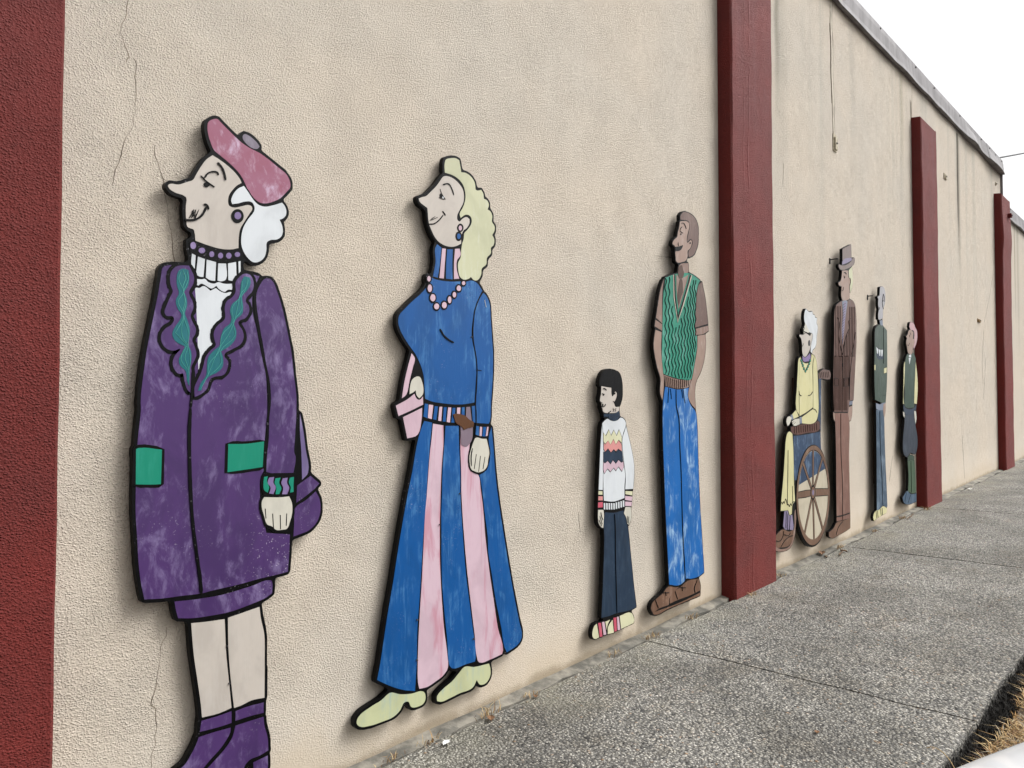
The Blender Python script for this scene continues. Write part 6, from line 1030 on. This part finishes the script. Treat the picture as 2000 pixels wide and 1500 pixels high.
# ------------------------------------------------------------------ cracks and small fixings on the wall
for i, s in enumerate(CRACKS):
    pts = [Vector(tuple(map(float, t.split(',')))) for t in s.split()]
    out = []; rr = random.Random(i)
    for a, b in zip(pts[:-1], pts[1:]):
        m = max(2, int((b - a).length / .018))
        for k in range(m): out.append(a.lerp(b, k / m) + Vector((rr.uniform(-.0025, .0025), rr.uniform(-.002, .002))))
    out.append(pts[-1])
    ribbon('crack', out, .0017 if i < 4 else .0032, -.0010, 0.004, CRACK, wall, seed=i)

def fixing(name, label, x, z, w, h, d, mat, cat):
    d *= .55
    r = tag(empty(name, (x, 0, z)), label, cat)
    bm = bmesh.new(); box(bm, -w / 2, w / 2, -.008, 0, -h / 2, h / 2, .002); bm_obj('plate', bm, mat, r)
    bm = bmesh.new(); box(bm, -w * .3, w * .36, -d, -.008, -h * .42, h * .3, .004); bm_obj('body', bm, mat, r)
    bm = bmesh.new(); bmesh.ops.create_uvsphere(bm, u_segments=8, v_segments=5, radius=.009)
    for vv in bm.verts: vv.co += Vector((0, -d - .001, -h * .05))
    bm_obj('screw', bm, FLASHD, r)
fixing('junction_box', 'small weathered junction box at the lower end of the caulked wall line', 6.635, 3.59, .075, .15, .04, GREYBOX, 'junction box')
fixing('bracket', 'small metal bracket high on the wall right of the third pilaster', 10.20, 4.085, .11, .07, .035, GREYBOX, 'bracket')
fixing('bracket', 'rusty brass coloured bracket on the bare wall before the last pilaster', 11.81, 2.49, .16, .05, .04, BRASS, 'bracket')
fixing('bracket', 'tiny bracket just under the flashing above the last pilaster', 13.02, 4.60, .05, .05, .03, GREYBOX, 'bracket')
r = tag(empty('bracket', (13.30, -.1, 4.16)), 'dark red bracket near the top of the last pilaster', 'bracket')
bm = bmesh.new(); box(bm, -.035, .035, -.05, .004, -.03, .03, .004); bm_obj('body', bm, RED, r)
bm = bmesh.new(); box(bm, -.012, .012, -.06, -.05, -.012, .012, .002); bm_obj('bolt', bm, FLASHD, r)
def hook(x, z, ln, label):
    r = tag(empty('wall_hook', (x, 0, z)), label, 'hook')
    bm = bmesh.new(); box(bm, -.008, .008, -ln, 0.0, -.004, .004, .001); bm_obj('shank', bm, FLASHD, r)
    bm = bmesh.new(); box(bm, -.010, .010, -.006, 0.002, -.035, .012, .001); bm_obj('plate', bm, FLASHD, r)
hook(6.50, 2.57, .07, 'dark iron hook sticking out left of the top hat')
hook(7.42, 2.36, .05, 'dark iron hook sticking out left of the grey headed figure')
# caulked line running down to the junction box
pts = [(6.60, 4.81), (6.59, 4.6), (6.605, 4.4), (6.60, 4.2), (6.615, 4.0), (6.62, 3.8), (6.63, 3.66)]
path = smooth_path(pts, False, 0, 10)
cl = ribbon('caulk_line', path, .040, -.004, .003, CAULK, wall, seed=5)
ribbon('crack', [p + Vector((.018, 0)) for p in path], .0025, -.005, .0, CRACK, wall, seed=6)
ribbon('crack', [p + Vector((-.03, 0)) for p in path[10:45]], .004, -.003, .002, CRACK, wall, seed=8)

# ------------------------------------------------------------------ overhead wire and its pole
def tube(name, pts, rad, mat, parent=None, seg=8):
    cu = bpy.data.curves.new(name, 'CURVE'); cu.dimensions = '3D'; cu.bevel_depth = rad; cu.bevel_resolution = 2
    sp = cu.splines.new('POLY'); sp.points.add(len(pts) - 1)
    for p, q in zip(sp.points, pts): p.co = (*q, 1)
    o = bpy.data.objects.new(name, cu); C.objects.link(o)
    dg = bpy.context.evaluated_depsgraph_get(); me = bpy.data.meshes.new_from_object(o.evaluated_get(dg)); bpy.data.objects.remove(o)
    me.materials.clear(); me.materials.append(mat)
    return link(bpy.data.objects.new(name, me), parent)
A_, B_ = Vector((13.250, 0.097, 5.040)), Vector((46.00, -0.20, 14.49))
wp = []
for i in range(41):
    t = i / 40; p = A_.lerp(B_, t); p.z -= 0.10 * 4 * t * (1 - t); wp.append(tuple(p))
tag(tube('overhead_wire', wp, .012, WIRE), 'thin black overhead wire leaving the far roof corner to the right', 'wire')
pole = tag(empty('utility_pole', (46, -.3, gz(46) - .22)), 'weathered wooden utility pole at the far end of the wire', 'utility pole')
bm = bmesh.new(); bmesh.ops.create_cone(bm, cap_ends=True, segments=14, radius1=.15, radius2=.11, depth=13.6)
for vv in bm.verts: vv.co.z += 6.8
bm_obj('post', bm, POLE, pole)
bm = bmesh.new(); box(bm, -.9, .9, -.06, .06, 12.9, 13.05, .01); bm_obj('crossarm', bm, POLE, pole)

# ------------------------------------------------------------------ verge grass, dark fringe, weeds, litter
def blades(name, n, area, hgt, mats, lean, wid, seed, zoff=0.0):
    rr = random.Random(seed); v = []; f = []; mi = []
    for i in range(n):
        x, y = area(rr); h = rr.uniform(*hgt); a = rr.uniform(0, 6.283); l = rr.uniform(*lean) * h; w = rr.uniform(*wid)
        z = gz(x) + zoff; dx, dy = math.cos(a), math.sin(a); px, py = -dy * w, dx * w
        b = len(v)
        v += [(x - px, y - py, z), (x + px, y + py, z), (x + dx * l * .35 + px * .8, y + dy * l * .35 + py * .8, z + h * .6), (x + dx * l * .35 - px * .8, y + dy * l * .35 - py * .8, z + h * .6), (x + dx * l, y + dy * l, z + h * rr.uniform(.75, 1))]
        f += [(b, b + 1, b + 2, b + 3), (b + 3, b + 2, b + 4)]; m = rr.choices(range(len(mats)), [3, 3, 2, 1][:len(mats)])[0]; mi += [m, m]
    me = bpy.data.meshes.new(name); me.from_pydata(v, [], f)
    for m in mats: me.materials.append(m)
    me.polygons.foreach_set('material_index', mi); me.update()
    return link(bpy.data.objects.new(name, me))
def verge_area(r):
    x = 2.2 + 13 * r.random() ** 2.0
    while True:
        y = r.uniform(-2.2, -1.73)
        if math.sin(x * 5.3 + y * 9) + math.sin(x * 11.7 - y * 17) + r.uniform(-1.1, 1.1) > -1.0: return x, y
tag(blades('dry_grass', 70000, verge_area, (.005, .032), STRAW, (.8, 3.2), (.0012, .003), 4, -.02), 'dry straw coloured grass on the narrow verge beside the pavement', 'grass', kind='stuff')
tag(blades('fringe', 46000, lambda r: (1.2 + 16 * r.random() ** 1.5, r.gauss(-1.69, .026)), (.02, .068), [FRINGE], (.2, .9), (.0015, .0035), 5, -.06), 'dark fringe of short blades filling the gap along the pavement edge', 'fringe', kind='stuff')  # near-black blades covering the gap and the side of the slabs
rr = random.Random(12)
# long dry grass stems arching over the pavement edge
def stem(x, y, h, reach, ang, label):
    pts = []
    for i in range(13):
        t = i / 12; pts.append((x + math.cos(ang) * reach * t ** 1.6, y + math.sin(ang) * reach * t ** 1.6, gz(x) - .03 + h * math.sin(t * 2.0) / math.sin(2.0) if t < 1 else gz(x) - .03 + h * .95))
    tag(tube('grass_stem', pts, .0013, STRAW[0]), label, 'grass')
stem(2.93, -1.74, .12, .16, 1.0, 'long pale grass stem arching over the dark pavement edge')
def tuft(x, y, n, h, seed, label):
    rr = random.Random(seed)
    o = blades('dry_weed', n, lambda r: (x + r.gauss(0, .03), y + r.gauss(0, .012)), (h * .3, h), [STRAW[0], STRAW[1], STRAW[2]], (.4, 1.6), (.001, .0022), seed, .0)
    tag(o, label, 'weed', 'dry weeds rooted along the foot of the wall')
for i, (x, n, h, lab) in enumerate([(1.83, 40, .05, 'dry weed tuft in the pavement crack at the bottom edge of the picture'), (2.02, 46, .07, 'dry weed tuft below the first shoe of the striped skirt figure'), (2.36, 50, .09, 'taller dry weed below the second shoe of the striped skirt figure'),
        (2.62, 40, .04, 'low tan weed between the striped skirt figure and the child'), (3.28, 55, .05, 'dry weed tuft below the child figure'), (3.62, 70, .06, 'dry weed tuft at the end of the near pavement joint'),
        (4.05, 60, .07, 'dry weed tuft below the shoes of the green vest figure'), (4.74, 60, .05, 'dry weed at the foot of the big red pilaster'), (5.3, 60, .05, 'dry weed just right of the big red pilaster'),
        (6.45, 80, .06, 'dry weed patch below the pinstripe suit figure'), (7.3, 60, .05, 'dry weed below the faded jeans figure'), (8.1, 80, .07, 'dry weed patch left of the third pilaster'), (8.75, 60, .08, 'dry weed against the foot of the third pilaster')]):
    tuft(x, -.078 if i not in (7, 12) else -.135, int(n * .6), h * .62, 40 + i, lab)

def leaf(x, y, L, W, rz, mat, label, name='dead_leaf', cat='leaf'):
    v = []; f = []
    for i in range(9):
        t = i / 8; w = W * math.sin(math.pi * min(1, t * .95 + .03)) ** .8
        for j in (-1, 0, 1):
            v.append(((t - .5) * L, j * w, .006 + .02 * L / .1 * (abs(j) * .8 + .3 * math.sin(t * 3.1)) * .6))
    n = len(v)
    v += [(a, b, c - .0015) for a, b, c in v]
    for i in range(8):
        for j in range(2):
            a = 3 * i + j; q = (a, a + 3, a + 4, a + 1); f += [q[::-1], tuple(k + n for k in q)]
    o = mesh_obj(name, v, f, mat); o.location = (x, y, gz(x)); o.rotation_euler = (0, 0, rz)
    tag(o, label, cat, 'litter along the foot of the wall')
leaf(6.13, -.05, .13, .026, .35, LEAF, 'curled brown dead leaf below the wheelchair figure')
leaf(6.32, -.15, .07, .016, 1.2, LEAF, 'small brown leaf beside a twig below the pinstripe figure')
leaf(3.06, -1.2, .025, .010, .4, LEAF, 'tiny orange brown leaf scrap lying on the open pavement')
leaf(2.33, -.12, .05, .016, .8, LEAF, 'small rusty leaf below the striped skirt figure')
leaf(2.62, -.115, .03, .010, .8, LEAF, 'tiny rust leaf scrap between the skirt figure and the child')
PAPER = mat_simple('paper_scrap', (222, 222, 218), None, rough=.8)
leaf(2.06, -.14, .045, .013, .3, PAPER, 'white paper scrap below the striped skirt figure', 'paper_scrap', 'litter')
leaf(10.5, -.15, .09, .022, .2, PAPER, 'white paper scrap between the two far pilasters', 'paper_scrap', 'litter')
def twig(x, y, L, rz, label):
    pts = [(x + math.cos(rz) * L * t, y + math.sin(rz) * L * t + .006 * math.sin(t * 9), gz(x + math.cos(rz) * L * t) + .008 + .003 * math.sin(t * 5)) for t in [i / 8 for i in range(9)]]
    tag(tube('twig', pts, .005, TWIG), label, 'twig', 'litter along the foot of the wall')
twig(6.14, -.185, .24, .25, 'brown twig lying below the pinstripe suit figure')
twig(6.02, -.13, .07, .5, 'short dark twig below the wheelchair wheel')
twig(8.05, -.14, .34, .12, 'thin pale twig in front of the third pilaster')

# ------------------------------------------------------------------ white car parked nose-in at the kerb, only its bonnet edge in view
car = empty('parked_car', (2.05, -2.18, gz(2.2) - .095)); car.rotation_euler = (0, 0, math.atan2(.934, .359))
tag(car, 'white parked car whose bonnet edge shows in the bottom right corner', 'car')
def loft(name, st, mat, parent, lev=2):
    bm = bmesh.new(); rings = []
    for (x, w, zb, zs, zt, cr) in st:
        half = [(0, zt + cr), (w * .45, zt + cr * .8), (w * .80, zt + cr * .25), (w * .95, zt - .03 * (zt - zb) / .5), (w, zs), (w * .97, zb + .08 * (zt - zb)), (w * .80, zb), (0, zb)]
        ring = [(y, z) for y, z in half] + [(-y, z) for y, z in half[::-1][1:-1]]
        rings.append([bm.verts.new((x, y, z)) for y, z in ring])
    m = len(rings[0])
    for a, b in zip(rings[:-1], rings[1:]):
        for j in range(m): bm.faces.new((a[j], a[(j + 1) % m], b[(j + 1) % m], b[j]))
    bm.faces.new(rings[0]); bm.faces.new(rings[-1]); bmesh.ops.recalc_face_normals(bm, faces=bm.faces)
    o = bm_obj(name, bm, mat, parent, True); s = o.modifiers.new('sub', 'SUBSURF'); s.levels = lev; s.render_levels = lev
    return o
body = loft('body', [(.06, .45, .30, .52, .60, .01), (.045, .62, .24, .52, .70, .02), (-.02, .76, .20, .54, .745, .03), (-.20, .86, .18, .56, .785, .04), (-.55, .88, .17, .58, .84, .05), (-1.15, .885, .17, .6, .92, .05), (-1.9, .89, .17, .6, .95, .03), (-2.9, .89, .17, .6, .96, .03), (-3.6, .88, .17, .6, .97, .03), (-4.1, .84, .2, .6, .95, .03), (-4.35, .72, .26, .58, .88, .02), (-4.4, .5, .34, .56, .78, .01)], CARW, car)
loft('windows', [(-1.1, .70, .90, .93, .95, .01), (-1.6, .72, .90, 1.0, 1.24, .02), (-2.0, .66, .90, 1.1, 1.40, .03), (-2.8, .66, .90, 1.1, 1.42, .03), (-3.3, .68, .90, 1.05, 1.32, .02), (-3.85, .70, .90, .95, .98, .01)], GLASS, car)
loft('roof', [(-1.75, .55, 1.36, 1.38, 1.385, .02), (-2.0, .62, 1.38, 1.42, 1.435, .025), (-2.8, .62, 1.40, 1.44, 1.455, .025), (-3.2, .56, 1.36, 1.38, 1.385, .02)], CARW, car)
for sy in (-1, 1):
    for wx in (-.85, -3.45):
        bm = bmesh.new(); bmesh.ops.create_cone(bm, cap_ends=True, segments=28, radius1=.31, radius2=.31, depth=.20)
        bmesh.ops.rotate(bm, verts=bm.verts, matrix=Matrix.Rotation(R(90), 3, 'X')); 
        for vv in bm.verts: vv.co += Vector((wx, sy * .80, .31))
        wh = bm_obj('wheel', bm, TYRE, car, False)
        bm = bmesh.new(); bmesh.ops.create_cone(bm, cap_ends=True, segments=24, radius1=.20, radius2=.17, depth=.22)
        bmesh.ops.rotate(bm, verts=bm.verts, matrix=Matrix.Rotation(R(90), 3, 'X'))
        for vv in bm.verts: vv.co += Vector((wx, sy * .80, .31))
        bm_obj('rim', bm, RIM, wh)
    bm = bmesh.new(); bmesh.ops.create_uvsphere(bm, u_segments=16, v_segments=10, radius=1)
    for vv in bm.verts: vv.co = Vector((vv.co.x * .07 - .03, vv.co.y * .15 + sy * .56, vv.co.z * .06 + .62))
    bm_obj('headlight', bm, LAMP, car, True)
bm = bmesh.new(); box(bm, .04, .075, -.30, .30, .38, .52, .01); bm_obj('grille', bm, TYRE, car)
